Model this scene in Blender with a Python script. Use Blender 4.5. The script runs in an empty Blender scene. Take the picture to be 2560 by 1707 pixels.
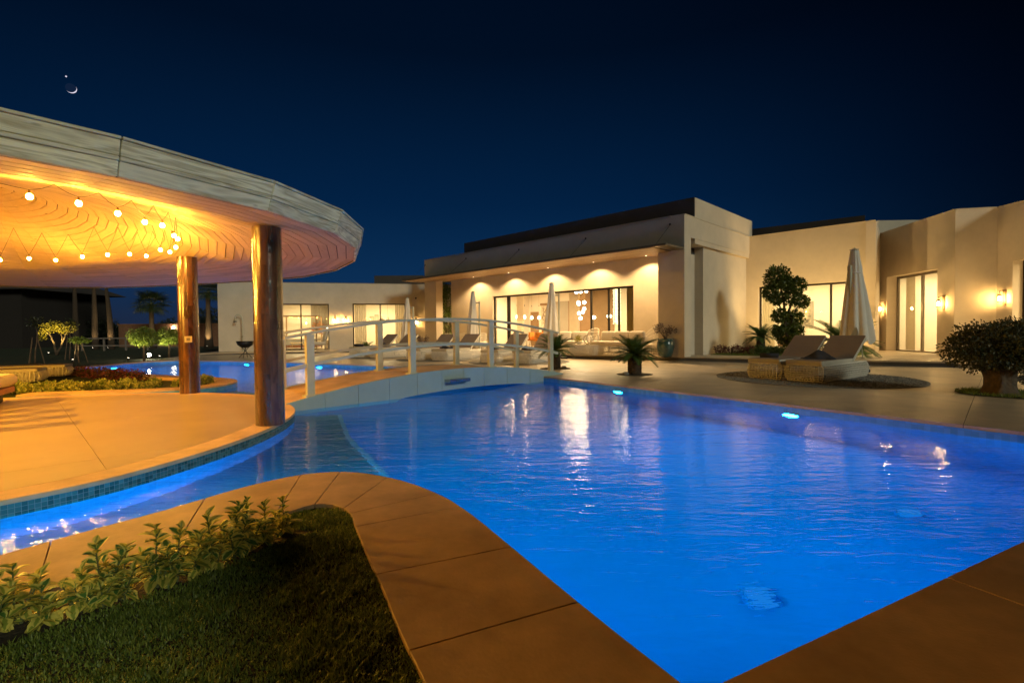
import bpy, math, random
from mathutils import Matrix, Vector

# ------------------------------------------------------------------ camera
SC = bpy.context.scene
COL = SC.collection
R = math.radians
rnd = random.Random(7)

cam_data = bpy.data.cameras.new('camera')
cam_data.sensor_width = 36.0
cam_data.lens = 17.42
cam_data.clip_start = 0.05
cam_data.clip_end = 3000
cam = bpy.data.objects.new('camera', cam_data)
COL.objects.link(cam)
PITCH, ROLL = math.atan(26 / 1138.0), 0.0085
_f = Vector((0, math.cos(PITCH), -math.sin(PITCH)))
_r = Vector((1, 0, 0))
_u = _r.cross(_f)
_r2 = _r * math.cos(ROLL) - _u * math.sin(ROLL)
_u2 = _u * math.cos(ROLL) + _r * math.sin(ROLL)
cam.matrix_world = Matrix(((_r2.x, _u2.x, -_f.x, 0), (_r2.y, _u2.y, -_f.y, 0), (_r2.z, _u2.z, -_f.z, 1.1), (0, 0, 0, 1)))
SC.camera = cam

# ------------------------------------------------------------------ night sky
world = bpy.data.worlds.new('World')
SC.world = world
world.use_nodes = True
wn, wl = world.node_tree.nodes, world.node_tree.links
wn.clear()
w_out = wn.new('ShaderNodeOutputWorld')
w_bg = wn.new('ShaderNodeBackground')
# dusk gradient: lighter at the horizon and towards the place where the sun has set (a little left of centre)
w_tc = wn.new('ShaderNodeTexCoord')
w_sep = wn.new('ShaderNodeSeparateXYZ')
wl.new(w_tc.outputs['Generated'], w_sep.inputs[0])
w_ramp = wn.new('ShaderNodeValToRGB')
el = w_ramp.color_ramp.elements
el[0].position, el[0].color = 0.0, (0.0110, 0.0175, 0.0400, 1)
el[1].position, el[1].color = 1.0, (0.0002, 0.0014, 0.0055, 1)
for p_, c_ in ((0.10, (0.0030, 0.0235, 0.075, 1)), (0.24, (0.0008, 0.0135, 0.049, 1)), (0.48, (0.0003, 0.0046, 0.0165, 1))):
    e_ = el.new(p_); e_.color = c_
wl.new(w_sep.outputs['Z'], w_ramp.inputs['Fac'])
w_dot = wn.new('ShaderNodeVectorMath'); w_dot.operation = 'DOT_PRODUCT'
w_dot.inputs[1].default_value = (-0.26, 0.965, 0.0)
wl.new(w_tc.outputs['Generated'], w_dot.inputs[0])
w_az = wn.new('ShaderNodeMapRange')
w_az.interpolation_type = 'SMOOTHSTEP'
w_az.inputs['From Min'].default_value = 0.35
w_az.inputs['From Max'].default_value = 1.0
w_az.inputs['To Min'].default_value = 0.10
w_az.inputs['To Max'].default_value = 1.1
wl.new(w_dot.outputs['Value'], w_az.inputs['Value'])
w_mul = wn.new('ShaderNodeVectorMath'); w_mul.operation = 'SCALE'
wl.new(w_ramp.outputs['Color'], w_mul.inputs[0])
wl.new(w_az.outputs[0], w_mul.inputs['Scale'])
w_bg.inputs['Strength'].default_value = 0.82
wl.new(w_mul.outputs[0], w_bg.inputs['Color'])
wl.new(w_bg.outputs[0], w_out.inputs['Surface'])

# ------------------------------------------------------------------ sun lamp standing in for an unseen pale floodlight behind the right shoulder
sun_data = bpy.data.lights.new('floodlight_sun', 'SUN')
sun_data.energy = 0.82
sun_data.angle = R(11.0)
sun_data.color = (0.97, 1.0, 0.80)
sun = bpy.data.objects.new('floodlight_sun', sun_data)
COL.objects.link(sun)
sun.rotation_euler = Vector((-0.60, 0.77, -0.36)).to_track_quat('-Z', 'Y').to_euler()

SC.view_settings.view_transform = 'Standard'
SC.view_settings.look = 'None'
SC.view_settings.exposure = 0.35
SC.view_settings.gamma = 1.0
SC.view_settings.use_curve_mapping = False
SC.render.engine = 'CYCLES'
cy = SC.cycles
cy.use_denoising = True
cy.max_bounces = 8
cy.diffuse_bounces = 3
cy.glossy_bounces = 4
cy.transmission_bounces = 4
cy.transparent_max_bounces = 12
cy.sample_clamp_indirect = 3.0
cy.sample_clamp_direct = 0.0
cy.caustics_reflective = False
cy.caustics_refractive = True
cy.use_light_tree = True

# ------------------------------------------------------------------ helpers: objects
def tag(o, label=None, cat=None, group=None, kind=None):
    if label: o['label'] = label
    if cat: o['category'] = cat
    if group: o['group'] = group
    if kind: o['kind'] = kind
    return o

def thing(name, label, cat, loc=(0, 0, 0), rz=0.0, group=None):
    o = bpy.data.objects.new(name, None)
    o.empty_display_size = 0.2
    COL.objects.link(o)
    o.location = loc
    o.rotation_euler = (0, 0, rz)
    return tag(o, label, cat, group)

def link(name, me, parent=None, loc=(0, 0, 0), rot=(0, 0, 0), sc=None):
    o = bpy.data.objects.new(name, me)
    COL.objects.link(o)
    if parent is not None: o.parent = parent
    o.location = loc
    o.rotation_euler = rot
    if sc is not None: o.scale = (sc, sc, sc) if isinstance(sc, (int, float)) else sc
    return o

def copy_tree(o, parent=None):
    c = o.copy()
    COL.objects.link(c)
    c.parent = parent
    for ch in list(o.children): copy_tree(ch, c)
    return c

def lerp(a, b, t): return a + (b - a) * t
def rot2(x, y, a): return (x * math.cos(a) - y * math.sin(a), x * math.sin(a) + y * math.cos(a))

class MB:
    """collects faces; build() links them as one mesh object"""
    def __init__(self): self.v, self.f, self.uv = [], [], {}
    def add(self, vs, fs, uvs=None):
        n = len(self.v)
        self.v += [tuple(p) for p in vs]
        for k, f in enumerate(fs):
            if uvs: self.uv[len(self.f)] = uvs[k]
            self.f.append(tuple(i + n for i in f))
        return self
    def hexa(self, b, t):
        return self.add(list(b) + list(t), [(3, 2, 1, 0), (4, 5, 6, 7), (0, 1, 5, 4), (1, 2, 6, 5), (2, 3, 7, 6), (3, 0, 4, 7)])
    def box(self, c, s, rz=0.0):
        x, y, z = s[0] / 2, s[1] / 2, s[2] / 2
        q = [rot2(a, b, rz) for a, b in ((-x, -y), (x, -y), (x, y), (-x, y))]
        return self.hexa([(c[0] + a, c[1] + b, c[2] - z) for a, b in q], [(c[0] + a, c[1] + b, c[2] + z) for a, b in q])
    def bar(self, p0, p1, w, h, up=(0, 0, 1)):
        p0, p1 = Vector(p0), Vector(p1)
        d = (p1 - p0).normalized()
        s = d.cross(Vector(up))
        if s.length < 1e-4: s = d.cross(Vector((1, 0, 0)))
        s.normalize()
        n = s.cross(d)
        q = [s * (-w / 2) - n * (h / 2), s * (w / 2) - n * (h / 2), s * (w / 2) + n * (h / 2), s * (-w / 2) + n * (h / 2)]
        return self.hexa([p0 + k for k in q], [p1 + k for k in q])
    def sweep(self, pts, w, h, up=(0, 0, 1)):
        pts = [Vector(p) for p in pts]
        vs, fs = [], []
        for i, p in enumerate(pts):
            d = (pts[min(i + 1, len(pts) - 1)] - pts[max(i - 1, 0)]).normalized()
            s = d.cross(Vector(up)).normalized()
            n = s.cross(d)
            vs += [p - s * w / 2 - n * h / 2, p + s * w / 2 - n * h / 2, p + s * w / 2 + n * h / 2, p - s * w / 2 + n * h / 2]
        for i in range(len(pts) - 1):
            a = 4 * i
            for k in range(4): fs.append((a + k, a + (k + 1) % 4, a + 4 + (k + 1) % 4, a + 4 + k))
        fs += [(3, 2, 1, 0), tuple(len(vs) - 4 + k for k in range(4))]
        return self.add(vs, fs)
    def tube(self, pts, rad, n=8, cap=True):
        pts = [Vector(p) for p in pts]
        if isinstance(rad, (int, float)): rad = [rad] * len(pts)
        vs, fs = [], []
        ref = Vector((0.13, 0.31, 0.94))
        for i, p in enumerate(pts):
            d = (pts[min(i + 1, len(pts) - 1)] - pts[max(i - 1, 0)])
            d = d.normalized() if d.length > 1e-9 else Vector((0, 0, 1))
            s = d.cross(ref)
            if s.length < 0.05: s = d.cross(Vector((1, 0, 0)))
            s.normalize()
            t = d.cross(s)
            for k in range(n):
                a = 2 * math.pi * k / n
                vs.append(p + (s * math.cos(a) + t * math.sin(a)) * rad[i])
        for i in range(len(pts) - 1):
            for k in range(n):
                fs.append((i * n + k, i * n + (k + 1) % n, (i + 1) * n + (k + 1) % n, (i + 1) * n + k))
        if cap:
            fs.append(tuple(range(n))[::-1])
            fs.append(tuple(len(vs) - n + k for k in range(n)))
        return self.add(vs, fs)
    def lathe(self, prof, n=24, c=(0, 0, 0), sx=1.0, sy=1.0):
        vs, fs = [], []
        for r, z in prof:
            for k in range(n):
                a = 2 * math.pi * k / n
                vs.append((c[0] + r * math.cos(a) * sx, c[1] + r * math.sin(a) * sy, c[2] + z))
        for i in range(len(prof) - 1):
            for k in range(n):
                fs.append((i * n + k, i * n + (k + 1) % n, (i + 1) * n + (k + 1) % n, (i + 1) * n + k))
        if prof[0][0] > 1e-4: fs.append(tuple(range(n))[::-1])
        if prof[-1][0] > 1e-4: fs.append(tuple(len(vs) - n + k for k in range(n)))
        return self.add(vs, fs)
    def prism(self, poly, z0, z1):
        n = len(poly)
        area = sum(poly[i][0] * poly[(i + 1) % n][1] - poly[(i + 1) % n][0] * poly[i][1] for i in range(n))
        if area < 0: poly = poly[::-1]
        vs = [(x, y, z0) for x, y in poly] + [(x, y, z1) for x, y in poly]
        fs = [tuple(range(n))[::-1], tuple(range(n, 2 * n))] + [(i, (i + 1) % n, n + (i + 1) % n, n + i) for i in range(n)]
        return self.add(vs, fs)
    def sphere(self, c, r, nu=12, nv=8, s=(1, 1, 1)):
        prof = [(max(1e-5, math.sin(math.pi * j / nv)), -math.cos(math.pi * j / nv)) for j in range(nv + 1)]
        vs, fs = [], []
        for q, z in prof:
            for k in range(nu):
                a = 2 * math.pi * k / nu
                vs.append((c[0] + r * s[0] * q * math.cos(a), c[1] + r * s[1] * q * math.sin(a), c[2] + r * s[2] * z))
        for i in range(nv):
            for k in range(nu):
                fs.append((i * nu + k, i * nu + (k + 1) % nu, (i + 1) * nu + (k + 1) % nu, (i + 1) * nu + k))
        return self.add(vs, fs)
    def mesh(self, name, mat, smooth=False):
        me = bpy.data.meshes.new(name)
        me.from_pydata(self.v, [], self.f)
        if self.uv:
            lay = me.uv_layers.new(name='UVMap')
            for pi, p in enumerate(me.polygons):
                u = self.uv.get(pi)
                if u:
                    for li, t in zip(p.loop_indices, u): lay.data[li].uv = t
        for m in (mat if isinstance(mat, (list, tuple)) else [mat]): me.materials.append(m)
        if smooth:
            me.polygons.foreach_set('use_smooth', [True] * len(me.polygons))
        me.update()
        return me
    def build(self, name, mat, parent=None, smooth=False, world=False, loc=(0, 0, 0), rot=(0, 0, 0)):
        o = link(name, self.mesh(name, mat, smooth), parent, loc, rot)
        if smooth == 'auto':
            pass
        if world and parent is not None:
            o.matrix_parent_inverse = base_matrix(parent).inverted()
        return o

def base_matrix(o):
    return Matrix.Translation(o.location) @ o.rotation_euler.to_matrix().to_4x4()

def bevel(o, w=0.01, seg=2):
    m = o.modifiers.new('bevel', 'BEVEL')
    m.width = w
    m.segments = seg
    m.limit_method = 'ANGLE'
    m.angle_limit = R(40)
    return o

# ------------------------------------------------------------------ helpers: materials
def new_mat(name):
    m = bpy.data.materials.new(name)
    m.use_nodes = True
    nt = m.node_tree
    bsdf = nt.nodes['Principled BSDF']
    return m, nt.nodes, nt.links, bsdf

def surf(name, col, rough=0.6, var=0.12, scale=4.0, bump=0.0, bscale=40.0, metal=0.0, coat=0.0, spec=0.5, stretch=None, sub=0.0, trans=0.0, stain=0.0):
    m, n, l, b = new_mat(name)
    tc = n.new('ShaderNodeTexCoord')
    mp = n.new('ShaderNodeMapping')
    if stretch: mp.inputs['Scale'].default_value = stretch
    l.new(tc.outputs['Object'], mp.inputs['Vector'])
    nz = n.new('ShaderNodeTexNoise')
    nz.inputs['Scale'].default_value = scale
    nz.inputs['Detail'].default_value = 5
    nz.inputs['Roughness'].default_value = 0.62
    l.new(mp.outputs[0], nz.inputs['Vector'])
    cr = n.new('ShaderNodeValToRGB')
    cr.color_ramp.elements[0].position = 0.3
    cr.color_ramp.elements[1].position = 0.72
    cr.color_ramp.elements[0].color = (*[max(0, c * (1 - var)) for c in col], 1)
    cr.color_ramp.elements[1].color = (*[min(1, c * (1 + var)) for c in col], 1)
    l.new(nz.outputs['Fac'], cr.inputs['Fac'])
    src = cr.outputs['Color']
    if stain > 0:
        n2 = n.new('ShaderNodeTexNoise')
        n2.inputs['Scale'].default_value = 0.55
        n2.inputs['Detail'].default_value = 7
        n2.inputs['Roughness'].default_value = 0.7
        l.new(mp.outputs[0], n2.inputs['Vector'])
        r2 = n.new('ShaderNodeValToRGB')
        r2.color_ramp.elements[0].position = 0.35
        r2.color_ramp.elements[1].position = 0.62
        r2.color_ramp.elements[0].color = (1 - stain, 1 - stain, 1 - stain, 1)
        r2.color_ramp.elements[1].color = (1, 1, 1, 1)
        l.new(n2.outputs['Fac'], r2.inputs['Fac'])
        mx = n.new('ShaderNodeMixRGB')
        mx.blend_type = 'MULTIPLY'
        mx.inputs['Fac'].default_value = 1
        l.new(src, mx.inputs[1])
        l.new(r2.outputs['Color'], mx.inputs[2])
        src = mx.outputs[0]
    l.new(src, b.inputs['Base Color'])
    b.inputs['Roughness'].default_value = rough
    b.inputs['Metallic'].default_value = metal
    b.inputs['Coat Weight'].default_value = coat
    b.inputs['Specular IOR Level'].default_value = spec
    if bump > 0:
        nb = n.new('ShaderNodeTexNoise')
        nb.inputs['Scale'].default_value = bscale
        nb.inputs['Detail'].default_value = 4
        l.new(mp.outputs[0], nb.inputs['Vector'])
        bp = n.new('ShaderNodeBump')
        bp.inputs['Strength'].default_value = bump
        bp.inputs['Distance'].default_value = 0.02
        l.new(nb.outputs['Fac'], bp.inputs['Height'])
        l.new(bp.outputs[0], b.inputs['Normal'])
    if trans > 0:      # thin leaf or cloth that lets light through
        tr = n.new('ShaderNodeBsdfTranslucent')
        l.new(src, tr.inputs['Color'])
        ms = n.new('ShaderNodeMixShader')
        ms.inputs['Fac'].default_value = trans
        l.new(b.outputs[0], ms.inputs[1])
        l.new(tr.outputs[0], ms.inputs[2])
        l.new(ms.outputs[0], n['Material Output'].inputs['Surface'])
    return m

def glow(name, col, strength):
    m, n, l, b = new_mat(name)
    e = n.new('ShaderNodeEmission')
    e.inputs['Color'].default_value = (*col, 1)
    e.inputs['Strength'].default_value = strength
    l.new(e.outputs[0], n['Material Output'].inputs['Surface'])
    return m

def wood(name, c0, c1, rough=0.5, coat=0.0, ring=9.0, bump=0.15, stretch=(1.0, 9.0, 9.0), knots=True, spread=0.18):
    """grain runs along the U of the UV map"""
    m, n, l, b = new_mat(name)
    tc = n.new('ShaderNodeTexCoord')
    oi = n.new('ShaderNodeObjectInfo')
    ad = n.new('ShaderNodeVectorMath')
    ad.operation = 'ADD'
    sc = n.new('ShaderNodeMath')
    sc.operation = 'MULTIPLY'
    sc.inputs[1].default_value = 37.0
    l.new(oi.outputs['Random'], sc.inputs[0])
    l.new(tc.outputs['UV'], ad.inputs[0])
    l.new(sc.outputs[0], ad.inputs[1])
    mp = n.new('ShaderNodeMapping')
    mp.inputs['Scale'].default_value = stretch
    l.new(ad.outputs[0], mp.inputs['Vector'])
    nz = n.new('ShaderNodeTexNoise')
    nz.inputs['Scale'].default_value = 1.1
    nz.inputs['Detail'].default_value = 3
    nz.inputs['Distortion'].default_value = 0.5
    l.new(mp.outputs[0], nz.inputs['Vector'])
    mu = n.new('ShaderNodeMath')
    mu.operation = 'MULTIPLY'
    mu.inputs[1].default_value = ring
    l.new(nz.outputs['Fac'], mu.inputs[0])
    fr = n.new('ShaderNodeMath')
    fr.operation = 'PINGPONG'
    fr.inputs[1].default_value = 0.5
    l.new(mu.outputs[0], fr.inputs[0])
    fine = n.new('ShaderNodeTexNoise')
    fine.inputs['Scale'].default_value = 5.0
    fine.inputs['Detail'].default_value = 4
    mp2 = n.new('ShaderNodeMapping')
    mp2.inputs['Scale'].default_value = (stretch[0], stretch[1] * 4, 1)
    l.new(ad.outputs[0], mp2.inputs['Vector'])
    l.new(mp2.outputs[0], fine.inputs['Vector'])
    av = n.new('ShaderNodeMath')
    av.operation = 'MULTIPLY_ADD'
    av.inputs[1].default_value = 1.2
    l.new(fr.outputs[0], av.inputs[0])
    f2 = n.new('ShaderNodeMath')
    f2.operation = 'MULTIPLY'
    f2.inputs[1].default_value = 0.55
    l.new(fine.outputs['Fac'], f2.inputs[0])
    l.new(f2.outputs[0], av.inputs[2])
    cr = n.new('ShaderNodeValToRGB')
    cr.color_ramp.elements[0].position = 0.2
    cr.color_ramp.elements[1].position = 0.85
    cr.color_ramp.elements[0].color = (*c0, 1)
    cr.color_ramp.elements[1].color = (*c1, 1)
    l.new(av.outputs[0], cr.inputs['Fac'])
    src = cr.outputs['Color']
    # board to board difference
    hs = n.new('ShaderNodeHueSaturation')
    mr = n.new('ShaderNodeMapRange')
    mr.inputs['To Min'].default_value = 1.0 - spread
    mr.inputs['To Max'].default_value = 1.0 + spread * 0.8
    l.new(oi.outputs['Random'], mr.inputs['Value'])
    l.new(mr.outputs[0], hs.inputs['Value'])
    l.new(src, hs.inputs['Color'])
    src = hs.outputs[0]
    if knots:
        vo = n.new('ShaderNodeTexVoronoi')
        vo.inputs['Scale'].default_value = 1.0
        mp3 = n.new('ShaderNodeMapping')
        mp3.inputs['Scale'].default_value = (1.5, 5.0, 1.0)
        l.new(ad.outputs[0], mp3.inputs['Vector'])
        l.new(mp3.outputs[0], vo.inputs['Vector'])
        kr = n.new('ShaderNodeValToRGB')
        kr.color_ramp.elements[0].position = 0.035
        kr.color_ramp.elements[1].position = 0.075
        kr.color_ramp.elements[0].color = (0.25, 0.16, 0.1, 1)
        kr.color_ramp.elements[1].color = (1, 1, 1, 1)
        l.new(vo.outputs['Distance'], kr.inputs['Fac'])
        mx = n.new('ShaderNodeMixRGB')
        mx.blend_type = 'MULTIPLY'
        mx.inputs['Fac'].default_value = 0.85
        l.new(src, mx.inputs[1])
        l.new(kr.outputs['Color'], mx.inputs[2])
        src = mx.outputs[0]
    l.new(src, b.inputs['Base Color'])
    b.inputs['Roughness'].default_value = rough
    b.inputs['Coat Weight'].default_value = coat
    b.inputs['Coat Roughness'].default_value = 0.06
    bp = n.new('ShaderNodeBump')
    bp.inputs['Strength'].default_value = bump
    bp.inputs['Distance'].default_value = 0.01
    l.new(av.outputs[0], bp.inputs['Height'])
    l.new(bp.outputs[0], b.inputs['Normal'])
    if coat > 0:      # uneven lacquer
        cn = n.new('ShaderNodeTexNoise')
        cn.inputs['Scale'].default_value = 28
        cn.inputs['Detail'].default_value = 3
        l.new(tc.outputs['Object'], cn.inputs['Vector'])
        cb = n.new('ShaderNodeBump')
        cb.inputs['Strength'].default_value = 0.5
        cb.inputs['Distance'].default_value = 0.012
        l.new(cn.outputs['Fac'], cb.inputs['Height'])
        l.new(cb.outputs[0], b.inputs['Coat Normal'])
    return m

def tile_mat(name, c0, c1, size, mortar=(0.25, 0.3, 0.3), rough=0.15, msize=0.03):
    """square mosaic laid out in UV metres"""
    m, n, l, b = new_mat(name)
    tc = n.new('ShaderNodeTexCoord')
    br = n.new('ShaderNodeTexBrick')
    br.offset = 0.0
    br.squash = 1.0
    br.inputs['Color1'].default_value = (*c0, 1)
    br.inputs['Color2'].default_value = (*c1, 1)
    br.inputs['Mortar'].default_value = (*mortar, 1)
    br.inputs['Scale'].default_value = 1.0 / size
    br.inputs['Mortar Size'].default_value = msize
    br.inputs['Brick Width'].default_value = 1.0
    br.inputs['Row Height'].default_value = 1.0
    l.new(tc.outputs['UV'], br.inputs['Vector'])
    l.new(br.outputs['Color'], b.inputs['Base Color'])
    b.inputs['Roughness'].default_value = rough
    bp = n.new('ShaderNodeBump')
    bp.inputs['Strength'].default_value = 0.4
    bp.inputs['Distance'].default_value = 0.004
    bp.invert = True
    l.new(br.outputs['Fac'], bp.inputs['Height'])
    l.new(bp.outputs[0], b.inputs['Normal'])
    return m

def glass_mat(name, tint=(0.93, 0.96, 0.95), gloss=1.0):
    """thin pane: clear straight through, mirror by Fresnel"""
    m, n, l, b = new_mat(name)
    n.remove(b)
    t = n.new('ShaderNodeBsdfTransparent')
    t.inputs['Color'].default_value = (*tint, 1)
    g = n.new('ShaderNodeBsdfGlossy')
    g.inputs['Roughness'].default_value = 0.02
    fz = n.new('ShaderNodeLayerWeight')
    fz.inputs['Blend'].default_value = 0.5
    pw = n.new('ShaderNodeMath')
    pw.operation = 'POWER'
    pw.inputs[1].default_value = 5.0
    l.new(fz.outputs['Facing'], pw.inputs[0])
    mf = n.new('ShaderNodeMath')
    mf.operation = 'MULTIPLY_ADD'
    mf.inputs[1].default_value = 0.96 * gloss
    mf.inputs[2].default_value = 0.04 * gloss
    l.new(pw.outputs[0], mf.inputs[0])
    ms = n.new('ShaderNodeMixShader')
    l.new(mf.outputs[0], ms.inputs['Fac'])
    l.new(t.outputs[0], ms.inputs[1])
    l.new(g.outputs[0], ms.inputs[2])
    l.new(ms.outputs[0], n['Material Output'].inputs['Surface'])
    return m

def water_mat():
    m, n, l, b = new_mat('pool_water')
    n.remove(b)
    tc = n.new('ShaderNodeTexCoord')
    t = n.new('ShaderNodeBsdfRefraction')
    t.inputs['Color'].default_value = (0.35, 0.90, 1.0, 1)
    t.inputs['Roughness'].default_value = 0.03
    t.inputs['IOR'].default_value = 1.33
    g = n.new('ShaderNodeBsdfGlossy')
    g.inputs['Roughness'].default_value = 0.05
    fz = n.new('ShaderNodeFresnel')
    fz.inputs['IOR'].default_value = 1.33
    wm = n.new('ShaderNodeMapping')
    wm.inputs['Scale'].default_value = (0.42, 1.35, 1.0)      # breeze from the house: crests lie across the view
    l.new(tc.outputs['Object'], wm.inputs['Vector'])
    heights = []
    for sc, dist in ((2.6, 0.5), (9.0, 0.8), (26.0, 0.3)):
        nz = n.new('ShaderNodeTexNoise')
        nz.inputs['Scale'].default_value = sc
        nz.inputs['Detail'].default_value = 2
        nz.inputs['Distortion'].default_value = dist
        l.new(wm.outputs[0], nz.inputs['Vector'])
        heights.append(nz.outputs['Fac'])
    a = n.new('ShaderNodeMath'); a.operation = 'MULTIPLY_ADD'; a.inputs[1].default_value = 0.42
    l.new(heights[1], a.inputs[0]); l.new(heights[0], a.inputs[2])
    c = n.new('ShaderNodeMath'); c.operation = 'MULTIPLY_ADD'; c.inputs[1].default_value = 0.12
    l.new(heights[2], c.inputs[0]); l.new(a.outputs[0], c.inputs[2])
    bp = n.new('ShaderNodeBump')
    bp.inputs['Strength'].default_value = 0.26
    bp.inputs['Distance'].default_value = 0.05
    l.new(c.outputs[0], bp.inputs['Height'])
    for sock in (t, g, fz): l.new(bp.outputs[0], sock.inputs['Normal'])
    ms = n.new('ShaderNodeMixShader')
    l.new(fz.outputs[0], ms.inputs['Fac'])
    l.new(t.outputs[0], ms.inputs[1])
    l.new(g.outputs[0], ms.inputs[2])
    l.new(ms.outputs[0], n['Material Output'].inputs['Surface'])
    return m

def leaf_mat(name, mid, edge, trans=0.25, rough=0.45, amount=0.5):
    """leaf with a paler margin: V of the UV map is 0 on the midrib, 1 on the margin"""
    m, n, l, b = new_mat(name)
    tc = n.new('ShaderNodeTexCoord')
    sx = n.new('ShaderNodeSeparateXYZ')
    l.new(tc.outputs['UV'], sx.inputs[0])
    nz = n.new('ShaderNodeTexNoise')
    nz.inputs['Scale'].default_value = 4
    l.new(tc.outputs['UV'], nz.inputs['Vector'])
    ad = n.new('ShaderNodeMath'); ad.operation = 'MULTIPLY_ADD'; ad.inputs[1].default_value = 0.5
    l.new(nz.outputs['Fac'], ad.inputs[0]); l.new(sx.outputs['Y'], ad.inputs[2])
    cr = n.new('ShaderNodeValToRGB')
    cr.color_ramp.elements[0].position = amount + 0.22
    cr.color_ramp.elements[1].position = amount + 0.38
    cr.color_ramp.elements[0].color = (*mid, 1)
    cr.color_ramp.elements[1].color = (*edge, 1)
    l.new(ad.outputs[0], cr.inputs['Fac'])
    oi = n.new('ShaderNodeObjectInfo')
    hs = n.new('ShaderNodeHueSaturation')
    mr = n.new('ShaderNodeMapRange'); mr.inputs['To Min'].default_value = 0.7; mr.inputs['To Max'].default_value = 1.25
    l.new(oi.outputs['Random'], mr.inputs['Value']); l.new(mr.outputs[0], hs.inputs['Value'])
    l.new(cr.outputs['Color'], hs.inputs['Color'])
    l.new(hs.outputs[0], b.inputs['Base Color'])
    b.inputs['Roughness'].default_value = rough
    tr = n.new('ShaderNodeBsdfTranslucent')
    l.new(hs.outputs[0], tr.inputs['Color'])
    ms = n.new('ShaderNodeMixShader')
    ms.inputs['Fac'].default_value = trans
    l.new(b.outputs[0], ms.inputs[1]); l.new(tr.outputs[0], ms.inputs[2])
    l.new(ms.outputs[0], n['Material Output'].inputs['Surface'])
    return m

def foliage_mat(name, c0, c1, trans=0.25, scale=6.0):
    m, n, l, b = new_mat(name)
    tc = n.new('ShaderNodeTexCoord')
    wn_ = n.new('ShaderNodeTexWhiteNoise')
    ge = n.new('ShaderNodeNewGeometry')
    l.new(ge.outputs['Random Per Island'], wn_.inputs['Vector'])
    cr = n.new('ShaderNodeValToRGB')
    cr.color_ramp.elements[0].color = (*c0, 1)
    cr.color_ramp.elements[1].color = (*c1, 1)
    l.new(ge.outputs['Random Per Island'], cr.inputs['Fac'])
    l.new(cr.outputs['Color'], b.inputs['Base Color'])
    b.inputs['Roughness'].default_value = 0.5
    tr = n.new('ShaderNodeBsdfTranslucent')
    l.new(cr.outputs['Color'], tr.inputs['Color'])
    ms = n.new('ShaderNodeMixShader')
    ms.inputs['Fac'].default_value = trans
    l.new(b.outputs[0], ms.inputs[1]); l.new(tr.outputs[0], ms.inputs[2])
    l.new(ms.outputs[0], n['Material Output'].inputs['Surface'])
    return m

M = {}
M['stone'] = surf('paving_stone', (0.54, 0.43, 0.30), 0.42, 0.16, 1.6, 0.08, 60, stain=0.30)
M['coping'] = surf('coping_stone', (0.70, 0.46, 0.25), 0.5, 0.16, 2.2, 0.10, 70, stain=0.30)
M['platform'] = surf('platform_stone', (0.52, 0.38, 0.17), 0.30, 0.08, 1.3, 0.03, 40, stain=0.10)
M['step'] = surf('step_riser', (0.09, 0.08, 0.07), 0.6)
M['plaster'] = surf('plaster', (0.62, 0.53, 0.41), 0.85, 0.06, 1.2, 0.10, 120, stain=0.13)
M['plaster_dark'] = surf('plaster_brown', (0.20, 0.165, 0.14), 0.85, 0.06, 1.2, 0.08, 120)
M['room'] = surf('room_paint', (0.74, 0.68, 0.58), 0.8, 0.03, 1)
M['room_floor'] = surf('room_floor', (0.42, 0.34, 0.25), 0.25, 0.08, 2)
M['roof_dark'] = surf('dark_roof_cladding', (0.075, 0.062, 0.054), 0.6, 0.1, 2)
M['frame'] = surf('dark_aluminium', (0.035, 0.03, 0.026), 0.4, 0.1, 8, metal=0.6)
M['frame_light'] = surf('bronze_aluminium', (0.22, 0.19, 0.15), 0.4, 0.1, 8, metal=0.5)
M['glass'] = glass_mat('window_glass')
M['soffit_wood'] = wood('soffit_wood', (0.20, 0.13, 0.07), (0.34, 0.23, 0.13), 0.5, knots=False)
M['pine'] = wood('weathered_pine', (0.48, 0.39, 0.19), (0.86, 0.78, 0.48), 0.6, bump=0.25, ring=7, stretch=(0.7, 7, 7))
M['ceiling_wood'] = wood('ceiling_pine', (0.54, 0.38, 0.225), (0.61, 0.44, 0.27), 0.7, ring=3, bump=0.04)
M['column_wood'] = wood('lacquered_column_wood', (0.055, 0.022, 0.009), (0.13, 0.056, 0.022), 0.22, coat=1.0, ring=4, bump=0.10, stretch=(1.2, 5, 5), knots=False, spread=0.5)
M['white_metal'] = surf('white_painted_metal', (0.47, 0.47, 0.37), 0.45, 0.06, 6, 0.05, 90)
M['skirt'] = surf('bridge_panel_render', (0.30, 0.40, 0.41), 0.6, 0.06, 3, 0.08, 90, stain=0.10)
M['mosaic'] = tile_mat('teal_mosaic', (0.015, 0.09, 0.10), (0.06, 0.22, 0.23), 0.033)
M['pool_tile'] = tile_mat('pool_tile', (0.05, 0.30, 0.62), (0.09, 0.40, 0.78), 0.06, (0.08, 0.28, 0.55), 0.35, 0.02)
M['pool_floor'] = surf('pool_plaster', (0.012, 0.40, 0.80), 0.7, 0.10, 0.7)
M['shelf_floor'] = surf('shelf_plaster', (0.10, 0.34, 0.45), 0.7, 0.15, 1.2)
M['lit_edge'] = surf('pale_lit_edge', (0.45, 0.75, 0.95), 0.5)
M['water'] = water_mat()
M['lawn'] = surf('lawn_soil', (0.028, 0.040, 0.012), 0.95, 0.4, 3, 0.5, 60)
M['soil'] = surf('mulch', (0.040, 0.030, 0.016), 0.95, 0.5, 20, 0.8, 50)
M['grass'] = foliage_mat('grass_blades', (0.075, 0.135, 0.018), (0.28, 0.34, 0.055), 0.3)
M['gravel'] = surf('grey_gravel', (0.20, 0.19, 0.17), 0.9, 0.5, 22, 0.9, 30)
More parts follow.
